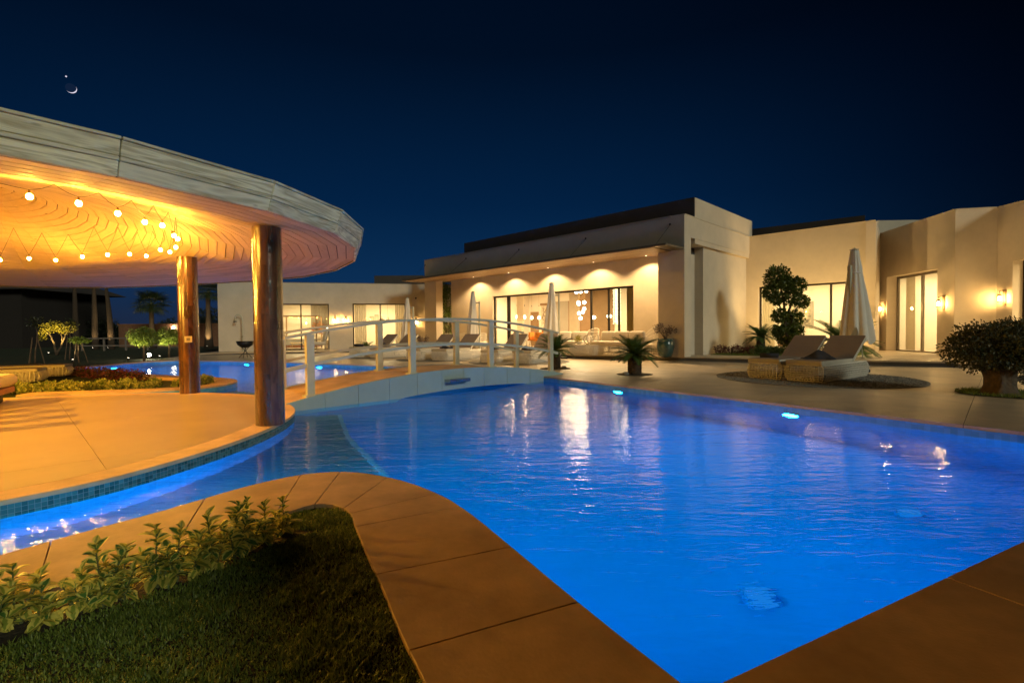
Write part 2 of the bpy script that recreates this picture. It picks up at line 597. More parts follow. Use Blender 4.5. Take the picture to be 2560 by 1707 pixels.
M['wicker'] = surf('white_wicker', (0.72, 0.68, 0.60), 0.55, 0.12, 20)
M['wicker_brown'] = surf('brown_rattan', (0.36, 0.20, 0.09), 0.5, 0.2, 20)
M['cushion'] = surf('beige_cushion', (0.60, 0.53, 0.42), 0.9, 0.05, 4, 0.08, 160)
M['mattress'] = surf('taupe_mattress', (0.27, 0.20, 0.15), 0.95, 0.06, 5, 0.1, 200)
M['mattress_side'] = surf('cream_mattress', (0.46, 0.42, 0.34), 0.9, 0.05, 5)
M['towel'] = surf('dark_towel', (0.035, 0.035, 0.045), 1.0, 0.2, 8, 0.4, 120)
M['towel_light'] = surf('pale_towel', (0.5, 0.46, 0.38), 1.0, 0.1, 8, 0.4, 120)
M['canvas'] = surf('umbrella_canvas', (0.82, 0.77, 0.68), 0.9, 0.05, 4, 0.1, 60, trans=0.18)
M['bark'] = surf('bark', (0.10, 0.07, 0.045), 0.95, 0.4, 9, 0.7, 25)
M['palm_bark'] = surf('palm_trunk', (0.06, 0.04, 0.025), 0.95, 0.35, 7, 0.8, 18, stretch=(1, 1, 5))
M['cycad_bark'] = surf('cycad_trunk', (0.045, 0.032, 0.022), 0.95, 0.5, 12, 0.9, 16)
M['frond'] = foliage_mat('cycad_frond', (0.040, 0.085, 0.018), (0.10, 0.17, 0.04), 0.2)
M['topiary'] = foliage_mat('ficus_leaf', (0.050, 0.085, 0.012), (0.15, 0.19, 0.03), 0.25)
M['purple_leaf'] = foliage_mat('purple_bush_leaf', (0.045, 0.028, 0.022), (0.10, 0.055, 0.03), 0.2)
M['bush_leaf'] = foliage_mat('bush_leaf', (0.035, 0.045, 0.014), (0.12, 0.11, 0.035), 0.2)
M['lime_leaf'] = foliage_mat('lime_leaf', (0.07, 0.12, 0.015), (0.20, 0.26, 0.04), 0.35)
M['yellow_leaf'] = foliage_mat('yellow_leaf', (0.14, 0.13, 0.015), (0.42, 0.36, 0.05), 0.3)
M['dark_leaf'] = foliage_mat('dark_tree_leaf', (0.012, 0.018, 0.008), (0.03, 0.04, 0.015), 0.15)
M['hedge_leaf'] = foliage_mat('variegated_hedge_leaf', (0.09, 0.17, 0.03), (0.50, 0.50, 0.15), 0.25)
M['flower'] = foliage_mat('crimson_flower', (0.03, 0.05, 0.015), (0.20, 0.025, 0.05), 0.25)
M['plum_flower'] = foliage_mat('plum_flower', (0.06, 0.012, 0.02), (0.16, 0.03, 0.05), 0.25)
M['euonymus'] = leaf_mat('euonymus_leaf', (0.09, 0.20, 0.04), (0.70, 0.66, 0.16), 0.25)
M['euonymus_gold'] = leaf_mat('golden_euonymus_leaf', (0.30, 0.36, 0.05), (0.78, 0.68, 0.13), 0.3, amount=0.30)
M['stem'] = surf('green_stem', (0.10, 0.12, 0.04), 0.7, 0.2, 10)
M['teal_pot'] = surf('teal_glazed_pot', (0.03, 0.075, 0.075), 0.22, 0.4, 9, 0.25, 30, coat=0.5)
M['steel'] = surf('brushed_steel', (0.45, 0.45, 0.45), 0.25, 0.05, 10, metal=1.0)
M['black_iron'] = surf('black_iron', (0.02, 0.02, 0.02), 0.5, 0.2, 10, metal=0.5)
M['brass'] = surf('aged_brass', (0.30, 0.20, 0.08), 0.35, 0.2, 10, metal=0.8)
M['orange_fabric'] = surf('orange_fabric', (0.55, 0.20, 0.03), 0.9, 0.06, 8)
M['curtain'] = surf('sheer_curtain', (0.66, 0.58, 0.45), 0.95, 0.05, 5, trans=0.35)
M['curtain_gold'] = surf('gold_curtain', (0.45, 0.33, 0.14), 0.9, 0.08, 5)
M['brown_panel'] = surf('brown_panel', (0.24, 0.15, 0.075), 0.6, 0.1, 2)
M['grey_panel'] = surf('grey_panel', (0.30, 0.27, 0.22), 0.6, 0.06, 2)
M['brick_dark'] = surf('garden_brick', (0.22, 0.10, 0.05), 0.9, 0.3, 7, 0.3, 20)
M['rock'] = surf('grey_rock', (0.16, 0.16, 0.15), 0.9, 0.3, 5, 0.6, 9)
M['switch'] = surf('cream_switch', (0.66, 0.58, 0.42), 0.4, 0.03, 5)
M['black_wire'] = surf('black_wire', (0.05, 0.03, 0.015), 0.6)
M['terracotta'] = surf('terracotta', (0.32, 0.14, 0.06), 0.7, 0.2, 7)
M['wood_red'] = surf('teak_base', (0.34, 0.13, 0.045), 0.5, 0.2, 9, stretch=(1, 8, 8))
M['art'] = surf('pale_marble_panel', (0.55, 0.50, 0.40), 0.4, 0.35, 1.8)
M['screen'] = surf('grey_screen', (0.16, 0.15, 0.14), 0.4, 0.05, 2)
M['bulb'] = glow('filament_bulb', (1.0, 0.48, 0.055), 700.0)
M['pool_lamp'] = glow('pool_lamp', (0.004, 0.45, 1.0), 145.0)
M['pool_lamp_far'] = glow('pool_lamp_far', (0.004, 0.50, 1.0), 630.0)
M['pool_lamp_cyan'] = glow('pool_lamp_cyan', (0.03, 0.58, 1.0), 270.0)
M['floor_glow'] = glow('floor_glow', (0.03, 0.30, 1.0), 0.6)
M['sconce_bulb'] = glow('sconce_bulb', (1.0, 0.58, 0.18), 380.0)
M['globe'] = glow('white_globe', (1.0, 0.86, 0.6), 9.0)
M['pendant_bulb'] = glow('pendant_bulb', (1.0, 0.80, 0.5), 9.0)
M['crystal_lit'] = glow('lit_crystal', (1.0, 0.78, 0.36), 3.5)
M['downlight'] = glow('downlight_lens', (1.0, 0.8, 0.5), 3.0)
M['spot_lens'] = glow('spot_lens', (1.0, 0.85, 0.6), 14.0)
M['lamp_lens'] = glow('lamp_lens', (1.0, 0.85, 0.6), 160.0)
M['shade_lit'] = glow('lit_lampshade', (1.0, 0.86, 0.6), 2.5)

for k_ in ('globe', 'pendant_bulb', 'crystal_lit', 'downlight', 'shade_lit'):
    M[k_].cycles.emission_sampling = 'NONE'

def lamp(kind, name, parent, loc, energy, col, size=0.1, spot=None, blend=0.5, aim=None, world=False):
    d = bpy.data.lights.new(name, kind)
    d.energy = energy
    d.color = col
    if kind == 'AREA':
        if isinstance(size, tuple):
            d.shape = 'RECTANGLE'; d.size, d.size_y = size
        else: d.size = size
    else: d.shadow_soft_size = size
    if spot: d.spot_size = R(spot); d.spot_blend = blend
    o = bpy.data.objects.new(name, d)
    COL.objects.link(o)
    if parent is not None:
        o.parent = parent
        if world: o.matrix_parent_inverse = base_matrix(parent).inverted()
    o.location = loc
    if aim is not None: o.rotation_euler = Vector(aim).to_track_quat('-Z', 'Y').to_euler()
    return o

# ================================================================== ground, pool, paving
import bmesh
HA = R(-44.7)
C0 = (5.75, 16.52)
UX, UY = math.cos(HA), math.sin(HA)
VX, VY = -math.sin(HA), math.cos(HA)
def HW(u, v, z=None):
    """house axes (u along the facade, v into the house) to world"""
    x, y = C0[0] + UX * u + VX * v, C0[1] + UY * u + VY * v
    return (x, y) if z is None else (x, y, z)

def setting(name):
    o = bpy.data.objects.new(name, None)
    COL.objects.link(o)
    o['kind'] = 'structure'
    return o

def smooth_line(pts, step=0.16):
    out = []
    for i in range(len(pts) - 1):
        p0 = pts[max(i - 1, 0)]; p1 = pts[i]; p2 = pts[i + 1]; p3 = pts[min(i + 2, len(pts) - 1)]
        n = max(1, int(math.dist(p1, p2) / step))
        for k in range(n):
            t = k / n
            out.append(tuple(0.5 * (2 * p1[a] + (p2[a] - p0[a]) * t + (2 * p0[a] - 5 * p1[a] + 4 * p2[a] - p3[a]) * t * t + (3 * p1[a] - p0[a] - 3 * p2[a] + p3[a]) * t ** 3) for a in (0, 1)))
    out.append(tuple(pts[-1]))
    return out

def offset_line(pts, d):
    """shift an open line to its left by d"""
    out = []
    for i, p in enumerate(pts):
        a, b = pts[max(i - 1, 0)], pts[min(i + 1, len(pts) - 1)]
        dx, dy = b[0] - a[0], b[1] - a[1]
        L = math.hypot(dx, dy) or 1
        out.append((p[0] - dy / L * d, p[1] + dx / L * d))
    return out

def inset(poly, d):
    n = len(poly)
    ar = sum(poly[i][0] * poly[(i + 1) % n][1] - poly[(i + 1) % n][0] * poly[i][1] for i in range(n))
    if ar < 0: poly = poly[::-1]
    out = []
    for i in range(n):
        a, p, b = poly[i - 1], poly[i], poly[(i + 1) % n]
        e1 = (p[0] - a[0], p[1] - a[1]); e2 = (b[0] - p[0], b[1] - p[1])
        l1 = math.hypot(*e1) or 1; l2 = math.hypot(*e2) or 1
        nx = -e1[1] / l1 - e2[1] / l2; ny = e1[0] / l1 + e2[0] / l2
        q = nx * nx + ny * ny
        if q < 0.3: q = 0.3
        out.append((p[0] + nx * 2 * d / q, p[1] + ny * 2 * d / q))
    return out

def clean(poly, eps=1e-3):
    out = []
    for p in poly:
        if not out or math.dist(p, out[-1]) > eps: out.append(tuple(p))
    if len(out) > 1 and math.dist(out[0], out[-1]) < eps: out.pop()
    return out

def split_poly(poly, cuts):
    """cut a polygon along lines given as (point, normal); returns the pieces"""
    bm = bmesh.new()
    bm.faces.new([bm.verts.new((x, y, 0)) for x, y in clean(poly)])
    for p, nrm in cuts:
        bmesh.ops.bisect_plane(bm, geom=bm.verts[:] + bm.edges[:] + bm.faces[:], plane_co=(p[0], p[1], 0), plane_no=(nrm[0], nrm[1], 0), dist=1e-4)
    res = [[(v.co.x, v.co.y) for v in f.verts] for f in bm.faces if f.calc_area() > 0.004]
    bm.free()
    return res

def slabs(poly, cuts, parent, mat, name, z1=0.0, thick=0.12, gap=0.004):
    for pc in split_poly(poly, cuts):
        MB().prism(inset(clean(pc), gap), z1 - thick, z1).build(name, mat, parent)

def grid_cuts(u0, du, v0, dv, lo=-30, hi=40):
    cuts = []
    u = u0 + du * math.ceil((lo - u0) / du)
    while u < hi:
        cuts.append(((UX * u, UY * u), (UX, UY))); u += du
    v = v0 + dv * math.ceil((lo - v0) / dv)
    while v < hi:
        cuts.append(((VX * v, VY * v), (VX, VY))); v += dv
    return cuts

WATER_Z = -0.12
# shore lines, all in metres, water on their right going round
PEN1_OUT = smooth_line([(1.0, 0.62), (0.54, 1.48), (0.41, 1.71), (0.22, 2.06), (-0.01, 2.5), (-0.2, 2.86), (-0.33, 3.08), (-0.46, 3.27), (-0.64, 3.47), (-0.83, 3.64), (-1.07, 3.79), (-1.29, 3.87), (-1.5, 3.86), (-1.71, 3.75), (-1.94, 3.48), (-2.17, 3.07), (-2.39, 2.74), (-2.57, 2.45), (-3.0, 1.75), (-3.5, 1.0), (-4.1, 0.2)], 0.07)
PEN1_IN = smooth_line([(0.3, 0.25), (-0.1, 1.12), (-0.28, 1.52), (-0.42, 1.79), (-0.57, 2.11), (-0.71, 2.39), (-0.86, 2.70), (-0.92, 2.83), (-0.99, 2.98), (-1.06, 3.07), (-1.15, 3.13), (-1.27, 3.14), (-1.4, 2.98), (-1.63, 2.66), (-1.95, 2.18), (-2.09, 1.99), (-2.5, 1.35), (-3.1, 0.5), (-3.5, -0.1)], 0.06)
PLAT = smooth_line([(-5.3, 1.3), (-4.2, 2.3), (-3.41, 3.27), (-3.12, 3.71), (-2.96, 4.2), (-2.85, 4.79), (-2.81, 5.37), (-2.84, 5.98), (-2.95, 6.58), (-3.14, 7.08), (-3.46, 7.6), (-3.85, 8.14), (-4.61, 8.72), (-5.59, 9.08), (-6.55, 9.14), (-7.27, 9.02), (-8.2, 8.78), (-9.2, 8.4)], 0.14)
PEN2 = smooth_line([(-9.0, 8.95), (-8.3, 9.16), (-7.4, 9.38), (-6.65, 9.66), (-6.25, 10.05), (-6.1, 10.55), (-6.25, 11.25), (-6.81, 11.92), (-7.61, 12.36), (-8.66, 12.75), (-10.65, 13.8), (-13.4, 15.2)], 0.2)
FAR_LEFT = smooth_line([(-13.4, 15.2), (-14.0, 15.9), (-14.2, 16.8), (-14.2, 18.2), (-14.05, 19.4), (-13.6, 19.95)], 0.3)
FAR_DECK = smooth_line([(-13.6, 19.95), (-12.8, 19.85), (-11.8, 19.4), (-10.06, 18.9), (-8.35, 18.2), (-6.66, 17.3), (-5.06, 16.4), (-3.24, 15.25), (-2.3, 14.5), (-1.2, 13.5), (0.0, 12.45), (0.65, 11.85), (1.05, 11.3)], 0.25)
MAIN_CORNER = [(5.92, 4.19)]
SHORE = clean(FAR_DECK + MAIN_CORNER + PEN1_OUT[8:] + PLAT + PEN2 + FAR_LEFT, 0.01)

def sheet_with_hole(name, outer, hole, z, mat):
    bm = bmesh.new()
    edges = []
    for loop in (outer, hole):
        vs = [bm.verts.new((x, y, z)) for x, y in loop]
        edges += [bm.edges.new((vs[i], vs[(i + 1) % len(vs)])) for i in range(len(vs))]
    bmesh.ops.triangle_fill(bm, use_beauty=True, use_dissolve=False, edges=edges, normal=(0, 0, 1))
    me = bpy.data.meshes.new(name)
    bm.to_mesh(me); bm.free()
    me.materials.append(mat)
    return link(name, me)

tag(sheet_with_hole('ground', [(-900, -900), (900, -900), (900, 900), (-900, 900)], inset(SHORE, -0.03), -0.075, M['lawn']), kind='structure')

# basin: tiled walls, deep floor, shallow shelf in the channel
basin = MB()
n = len(SHORE)
arc = 0.0
for i in range(n):
    a, b = SHORE[i], SHORE[(i + 1) % n]
    L = math.dist(a, b)
    basin.add([(a[0], a[1], -1.55), (b[0], b[1], -1.55), (b[0], b[1], -0.035), (a[0], a[1], -0.035)], [(0, 1, 2, 3)],
              [[(arc, -1.55), (arc + L, -1.55), (arc + L, -0.035), (arc, -0.035)]])
    arc += L
pb = basin.build('pool_basin', M['pool_tile'])
tag(pb, kind='structure')
fl = MB().prism(inset(SHORE, -0.1), -1.6, -1.5).build('pool_floor', M['pool_floor'], pb)
shelf = [(-2.72, 7.75), (-2.06, 6.18), (-1.32, 4.86), (-0.86, 4.0), (-0.78, 3.3), (-2.2, 1.8), (-4.4, -0.2), (-5.6, 1.3), (-3.9, 3.3), (-3.4, 5.5), (-3.6, 7.75)]
MB().prism(shelf, -1.5, -0.62).build('channel_shelf', M['shelf_floor'], pb)
edge = [(-2.72, 7.75), (-2.06, 6.18), (-1.32, 4.86), (-0.86, 4.0)]
MB().sweep([(x, y, -0.615) for x, y in edge], 0.055, 0.03).build('shelf_lit_edge', M['lit_edge'], pb)  # pale strip paints in the lit line along the shelf edge
back_shelf = [(-3.6, 7.75), (-3.4, 8.6), (-4.4, 9.6), (-5.4, 10.4), (-6.6, 11.2), (-9.4, 9.6), (-9.4, 8.2), (-5, 8)]
MB().prism(back_shelf, -1.5, -0.60).build('channel_shelf', M['shelf_floor'], pb)

# water: one sheet with small tessellation-free bump ripples
bm = bmesh.new()
bm.faces.new([bm.verts.new((x, y, WATER_Z)) for x, y in inset(SHORE, 0.004)])
bmesh.ops.triangulate(bm, faces=bm.faces[:])
me = bpy.data.meshes.new('pool_water'); bm.to_mesh(me); bm.free(); me.materials.append(M['water'])
tag(link('pool_water', me), kind='structure')

# teal mosaic band and pale edge of the round platform
platform = setting('platform')

band = MB(); arc = 0
PO = offset_line(PLAT, -0.012)
for i in range(len(PO) - 1):
    a, b = PO[i], PO[i + 1]
    L = math.dist(a, b)
    band.add([(a[0], a[1], -0.135), (b[0], b[1], -0.135), (b[0], b[1], -0.02), (a[0], a[1], -0.02)], [(0, 1, 2, 3)],
             [[(arc, -0.135), (arc + L, -0.135), (arc + L, -0.02), (arc, -0.02)]])
    arc += L
band.build('mosaic_band', M['mosaic'], platform)
lip = MB()
LO, LI = offset_line(PLAT, -0.02), offset_line(PLAT, 0.035)
# border slabs along the water
seg = 8
IN = offset_line(PLAT, 0.27)
for k in range(0, len(PLAT) - 1, seg):
    e = min(k + seg, len(PLAT) - 1)
    pc = LO[k:e + 1] + IN[k:e + 1][::-1]
    bevel(MB().prism(inset(clean(pc), 0.002), -0.035, 0.0).build('edge_slab', M['coping'], platform), 0.003, 1)
floor_poly = IN + [(-11, 7.3), (-12.5, 5.5), (-12, 2.5), (-9, 0.6), (-6.6, 0.7)]
MB().prism(LI + [(-11, 7.3), (-12.5, 5.5), (-12, 2.5), (-9, 0.6), (-6.6, 0.7)], -0.3, -0.036).build('slab_bed', M['step'], platform)
slabs(floor_poly, grid_cuts(-5.65, 2.4, 0.52, 2.4), platform, M['platform'], 'floor_slab', 0.0, 0.03, 0.0018)

# curved coping of the grass bed in front
coping = setting('pool_coping')
def near(line, p): return min(range(len(line)), key=lambda i: math.dist(line[i], p))
JO = [(1.0, 0.62), (0.54, 1.47), (0.26, 1.98), (-0.01, 2.5), (-0.33, 3.06), (-0.5, 3.32), (-0.97, 3.74), (-1.36, 3.88), (-1.66, 3.78), (-2.05, 3.26), (-2.48, 2.6), (-3.1, 1.6), (-4.1, 0.2)]
JI = [(0.3, 0.25), (-0.1, 1.15), (-0.36, 1.68), (-0.62, 2.21), (-0.88, 2.76), (-0.98, 2.97), (-1.1, 3.1), (-1.27, 3.15), (-1.42, 2.96), (-1.72, 2.52), (-2.05, 2.05), (-2.55, 1.28), (-3.5, -0.1)]
for k in range(len(JO) - 1):
    a, b = near(PEN1_OUT, JO[k]), near(PEN1_OUT, JO[k + 1])
    c, d = near(PEN1_IN, JI[k]), near(PEN1_IN, JI[k + 1])
    pc = PEN1_OUT[a:b + 1] + PEN1_IN[c:d + 1][::-1]
    bevel(MB().prism(inset(clean(pc), 0.003), -0.06, 0.0).build('coping_slab', M['coping'], coping), 0.0015, 1)
MB().prism(clean(offset_line(PEN1_OUT, 0.02) + PEN1_IN[::-1]), -0.3, -0.061).build('coping_bed', M['step'], coping)
# soil and lawn inside the coping
bed_poly = PEN1_IN + [(-4.5, -1.5), (0.3, -1.5)]
tag(MB().prism(inset(clean(bed_poly), -0.02), -0.2, -0.025).build('grass_bed', M['soil']), kind='structure')

# coping of the hedge peninsula and of the far pool
P2I = offset_line(PEN2 + FAR_LEFT[1:], 0.42)
P2O = PEN2 + FAR_LEFT[1:]
for k in range(0, len(P2O) - 1, 7):
    e = min(k + 7, len(P2O) - 1)
    MB().prism(inset(clean(P2O[k:e + 1] + P2I[k:e + 1][::-1]), 0.003), -0.1, 0.0).build('coping_slab', M['coping'], coping)

# deck: slabs on the house axes
deck = setting('deck')
near_piece = [(0.545, 1.47), (5.92, 4.185), (9.5, 5.99), (9.5, -2), (2.2, -2), (1.0, 0.62)]
slabs(near_piece, [((1.9, 2.15), (0.9, 0.44)), ((3.3, 2.85), (0.9, 0.44)), ((1.0, 0.75), (-0.44, 0.9))], deck, M['coping'], 'paving_slab')
far_piece = FAR_DECK + [(5.925, 4.195), (9.49, 6.0), (22, 6), (22, 22), (8, 31), (-4, 29.2), (-16.2, 26.6), (-15.4, 22), (-14.5, 20.2)]
slabs(far_piece, grid_cuts(-0.3, 2.4, 0.9, 2.4), deck, M['stone'], 'paving_slab')
MB().prism(inset(far_piece, 0.02), -0.3, -0.006).build('slab_bed', M['step'], deck)

# raised terrace in front of the house, one step up
terrace = setting('terrace')
ter = [(1.96, 19.1), (22, 7.25), (22, 25), HW(0, 12), HW(-16, 12), HW(-15.2, -0.35), HW(-4.6, -0.35)]
MB().prism(ter, 0.001, 0.105).build('step_riser', M['step'], terrace)
slabs([(1.93, 19.07), (22, 7.2), (22, 25), HW(0, 12), HW(-16, 12), HW(-15.25, -0.4), HW(-4.62, -0.4)], grid_cuts(0.1, 2.4, 1.4, 2.4), terrace, M['stone'], 'paving_slab', 0.15, 0.044)
LA, LB = (-15.4, 26.0), (-4.6, 28.5)
LT = ((LB[0] - LA[0]) / 11.085, (LB[1] - LA[1]) / 11.085)
LN = (LT[1], -LT[0])          # towards the camera
def LW(s, d, z=None):
    """left wing axes: s along its wall, d out towards the pool"""
    x, y = LA[0] + LT[0] * s + LN[0] * d, LA[1] + LT[1] * s + LN[1] * d
    return (x, y) if z is None else (x, y, z)
MB().prism([LW(-0.3, 1.9), LW(10.9, 1.5), LW(10.9, -5), LW(-0.3, -5)], 0.001, 0.06).build('step_riser', M['step'], terrace)
slabs([LW(-0.33, 1.94), LW(10.9, 1.54), LW(10.9, -5), LW(-0.33, -5)], [(LW(k * 1.9, 0), LT) for k in range(1, 6)], terrace, M['stone'], 'paving_slab', 0.1, 0.04)

# lawn strip before the recessed wall of the house
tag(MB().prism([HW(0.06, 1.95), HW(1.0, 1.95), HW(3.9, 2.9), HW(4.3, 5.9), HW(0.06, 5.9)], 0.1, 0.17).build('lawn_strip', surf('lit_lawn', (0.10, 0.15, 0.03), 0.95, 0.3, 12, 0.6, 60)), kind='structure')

# ================================================================== wooden pavilion
ROOF = [(-3.04, 3.86), (-2.43, 4.98), (-2.18, 6.13), (-2.26, 7.23), (-2.72, 8.62), (-3.51, 9.93), (-4.61, 11.05), (-6.04, 11.85), (-7.55, 12.41), (-9.17, 12.95), (-10.79, 13.27), (-12.19, 13.06), (-13.27, 12.41), (-14.03, 11.22), (-14.35, 9.82), (-14.24, 8.31), (-13.7, 6.8), (-12.73, 5.29), (-11.44, 3.88), (-9.93, 2.7), (-8.2, 1.94), (-6.47, 1.67), (-5.02, 2.0), (-3.86, 2.86)]
# share of the way to the middle that stays flat over the columns, before the ceiling rises as a dome
FLAT = [.13, .13, .15, .20, .26, .36, .46, .54, .56, .56, .54, .46, .44, .42, .40, .38, .36, .34, .32, .30, .28, .22, .17, .14]
RO = (-8.0, 7.5)
EAVE = 2.335
pav = thing('pavilion', 'round pavilion with pale pine fascia, plank ceiling and lacquered columns on stone platform', 'pavilion', (RO[0], RO[1], 0))
NR = len(ROOF)
def ceil_z(f, s): return EAVE + 0.26 * min(s, f) + max(0.0, s - f) / (1 - f) * 1.0
def ring_pt(i, s):
    v = ROOF[i % NR]
    return (v[0] + (RO[0] - v[0]) * s, v[1] + (RO[1] - v[1]) * s, ceil_z(FLAT[i % NR], s))
def out_dir(i):
    a, b, c = ROOF[(i - 1) % NR], ROOF[i % NR], ROOF[(i + 1) % NR]
    e1 = (b[0] - a[0], b[1] - a[1]); e2 = (c[0] - b[0], c[1] - b[1])
    l1, l2 = math.hypot(*e1), math.hypot(*e2)
    nx, ny = e1[1] / l1 + e2[1] / l2, -e1[0] / l1 - e2[0] / l2
    q = nx * nx + ny * ny
    return (nx * 2 / q, ny * 2 / q)
def plank(b4, t4, uv4):
    """eight corners; every face carries (along, across) UVs"""
    m = MB()
    vs = list(b4) + list(t4)
    fs = [(3, 2, 1, 0), (4, 5, 6, 7), (0, 1, 5, 4), (1, 2, 6, 5), (2, 3, 7, 6), (3, 0, 4, 7)]
    u8 = list(uv4) + list(uv4)
    m.add(vs, fs, [[u8[i] for i in f] for f in fs])
    return m

# fascia: three boards and a capping per side, leaning outwards
def fas(i, t, dep):
    """point on the fascia at height fraction t, dep metres in from its face"""
    o = out_dir(i); v = ROOF[i % NR]
    k = 0.01 + 0.095 * t - dep
    return (v[0] + o[0] * k, v[1] + o[1] * k, EAVE - 0.025 + 0.285 * t)
for i in range(NR):
    L = math.dist(ROOF[i], ROOF[(i + 1) % NR])
    for t0, t1, pr_ in ((0.0, 0.385, 0.0), (0.40, 0.505, 0.006), (0.52, 0.915, 0.0), (0.925, 1.0, 0.014)):
        g_ = 0.004 / L
        def e(i0, t, d, f):
            a, b = fas(i0, t, d), fas(i0 + 1, t, d)
            return tuple(lerp(a[q], b[q], f) for q in range(3))
        b4 = [e(i, t0, -pr_, g_), e(i, t0, -pr_, 1 - g_), e(i, t1, -pr_, 1 - g_), e(i, t1, -pr_, g_)]
        t4 = [e(i, t0, 0.03, g_), e(i, t0, 0.03, 1 - g_), e(i, t1, 0.03, 1 - g_), e(i, t1, 0.03, g_)]
        h = 0.28 * (t1 - t0)
        bevel(plank(b4[::-1], t4[::-1], [(0, h), (L, h), (L, 0), (0, 0)]).build('fascia_board', M['pine'], pav, world=True), 0.004, 1)
# dark core behind the boards and the roof lid
core = MB()
for i in range(NR):
    a0, a1, b0, b1 = fas(i, 0.0, 0.032), fas(i, 1.0, 0.032), fas(i + 1, 0.0, 0.032), fas(i + 1, 1.0, 0.032)
    core.add([a0, b0, b1, a1], [(0, 1, 2, 3)])
    core.add([a1, b1, (RO[0], RO[1], EAVE + 1.32)], [(0, 1, 2)])
core.build('roof_core', M['roof_dark'], pav, world=True)

# ceiling: concentric planks
NRING = 40
cells = []
for j in range(NRING):
    for i in range(NR):
        s0, s1 = j / NRING * 0.998, (j + 1) / NRING * 0.998
        c = ring_pt(i, (s0 + s1) / 2); c2 = ring_pt(i + 1, (s0 + s1) / 2)
        cx_, cy_ = (c[0] + c2[0]) / 2, (c[1] + c2[1]) / 2
        vis = cy_ > 0.5 and cx_ > -1.06 * cy_ - 0.7
        size = math.dist(c, c2) * 0.12 / max(1.0, math.hypot(cx_, cy_)) ** 2
        cells.append((not vis, -size, i, s0, s1))
cells.sort()
rest = MB()
gap = 0.0
for q, (nv, _, i, s0, s1) in enumerate(cells):
    a = 0.045 * (s1 - s0)
    p = [ring_pt(i, s0 + a), ring_pt(i + 1, s0 + a), ring_pt(i + 1, s1 - a), ring_pt(i, s1 - a)]
    # short gap between the ends
    L = max(0.2, math.dist(p[0], p[1]))
    g_ = 0.0025 / L
    p = [tuple(lerp(p[0][k], p[1][k], g_) for k in range(3)), tuple(lerp(p[1][k], p[0][k], g_) for k in range(3)),
         tuple(lerp(p[2][k], p[3][k], g_) for k in range(3)), tuple(lerp(p[3][k], p[2][k], g_) for k in range(3))]
    t = [(x, y, z + 0.02) for x, y, z in p]
    off = rnd.random() * 20
    w = math.dist(p[0], p[3])
    uv = [(off, off), (off + L, off), (off + L, off + w), (off, off + w)]
    mb = plank(p, t, uv)
    if q < 300: mb.build('ceiling_plank', M['ceiling_wood'], pav, world=True)
    else: rest.add(mb.v, mb.f, [mb.uv[k] for k in range(len(mb.f))])
o = rest.build('ceiling_planks', M['ceiling_wood'], pav, world=True)
o['kind'] = 'stuff'
back = MB()
for j in range(6):
    for i in range(NR):
        s0, s1 = j / 6, (j + 1) / 6
        f = lambda p: (p[0], p[1], p[2] + 0.016)
        back.add([f(ring_pt(i, s0)), f(ring_pt(i + 1, s0)), f(ring_pt(i + 1, s1)), f(ring_pt(i, s1))], [(0, 1, 2, 3)])
back.build('ceiling_backing', surf('ceiling_shadow_gap', (0.09, 0.055, 0.03), 0.9), pav, world=True)

# columns clad in lacquered staves
def column(x, y, top, seed):
    rr = random.Random(seed)
    base = MB().lathe([(0.158, 0.0), (0.158, top)], 32, (x, y, 0)).build('column', M['column_wood'], pav, True, world=True)
    NS = 12
    for k in range(NS):
        z = 0.002
        first = True
        while z < top - 0.01:
            h = rr.uniform(0.18, 0.95) if first else rr.uniform(0.45, 0.95)
            first = False
            z1 = min(top, z + h)
            if top - z1 < 0.15: z1 = top
            a0, a1 = 2 * math.pi * (k + 0.008) / NS, 2 * math.pi * (k + 0.992) / NS
            ra = 0.162 + rr.uniform(-0.0008, 0.0008)
            m = MB(); vs = []; uvs = []
            off = rr.random() * 30
            for t in range(4):
                a = lerp(a0, a1, t / 3)
                for r_, zz in ((ra, z + 0.0008), (ra, z1 - 0.0008), (0.157, z + 0.0008), (0.157, z1 - 0.0008)):
                    vs.append((x + r_ * math.cos(a), y + r_ * math.sin(a), zz))
            fs, fu = [], []
            w = 0.033
            nv = len(vs)
            vs = vs + vs                       # second set for the edges, so that they stay crisp
            for t in range(3):
                q = 4 * t
                fs.append((q, q + 4, q + 5, q + 1)); fu.append([(off, off + t * w), (off, off + (t + 1) * w), (off + z1 - z, off + (t + 1) * w), (off + z1 - z, off + t * w)])
                q += nv
                fs.append((q + 1, q + 5, q + 7, q + 3)); fu.append([(off, off)] * 4)
                fs.append((q, q + 2, q + 6, q + 4)); fu.append([(off, off)] * 4)
            fs.append((nv, nv + 1, nv + 3, nv + 2)); fu.append([(off, off)] * 4)
            fs.append((nv + 12, nv + 14, nv + 15, nv + 13)); fu.append([(off, off)] * 4)
            m.add(vs, fs, fu)
            o = m.build('stave', M['column_wood'], base, True, world=False)
            o.matrix_parent_inverse = Matrix.Identity(4)
            z = z1
    return base
column(-2.91, 5.93, 2.342, 3)
col2 = column(-5.91, 9.06, 2.475, 5)
# switch plate on the far column
sw = MB().box((-5.806, 8.890, 0.985), (0.115, 0.02, 0.11), R(30)).build('switch_plate', M['switch'], pav, world=True)
MB().box((-5.800, 8.877, 0.985), (0.055, 0.012, 0.05), R(30)).build('rocker', M['frame_light'], sw, world=False)

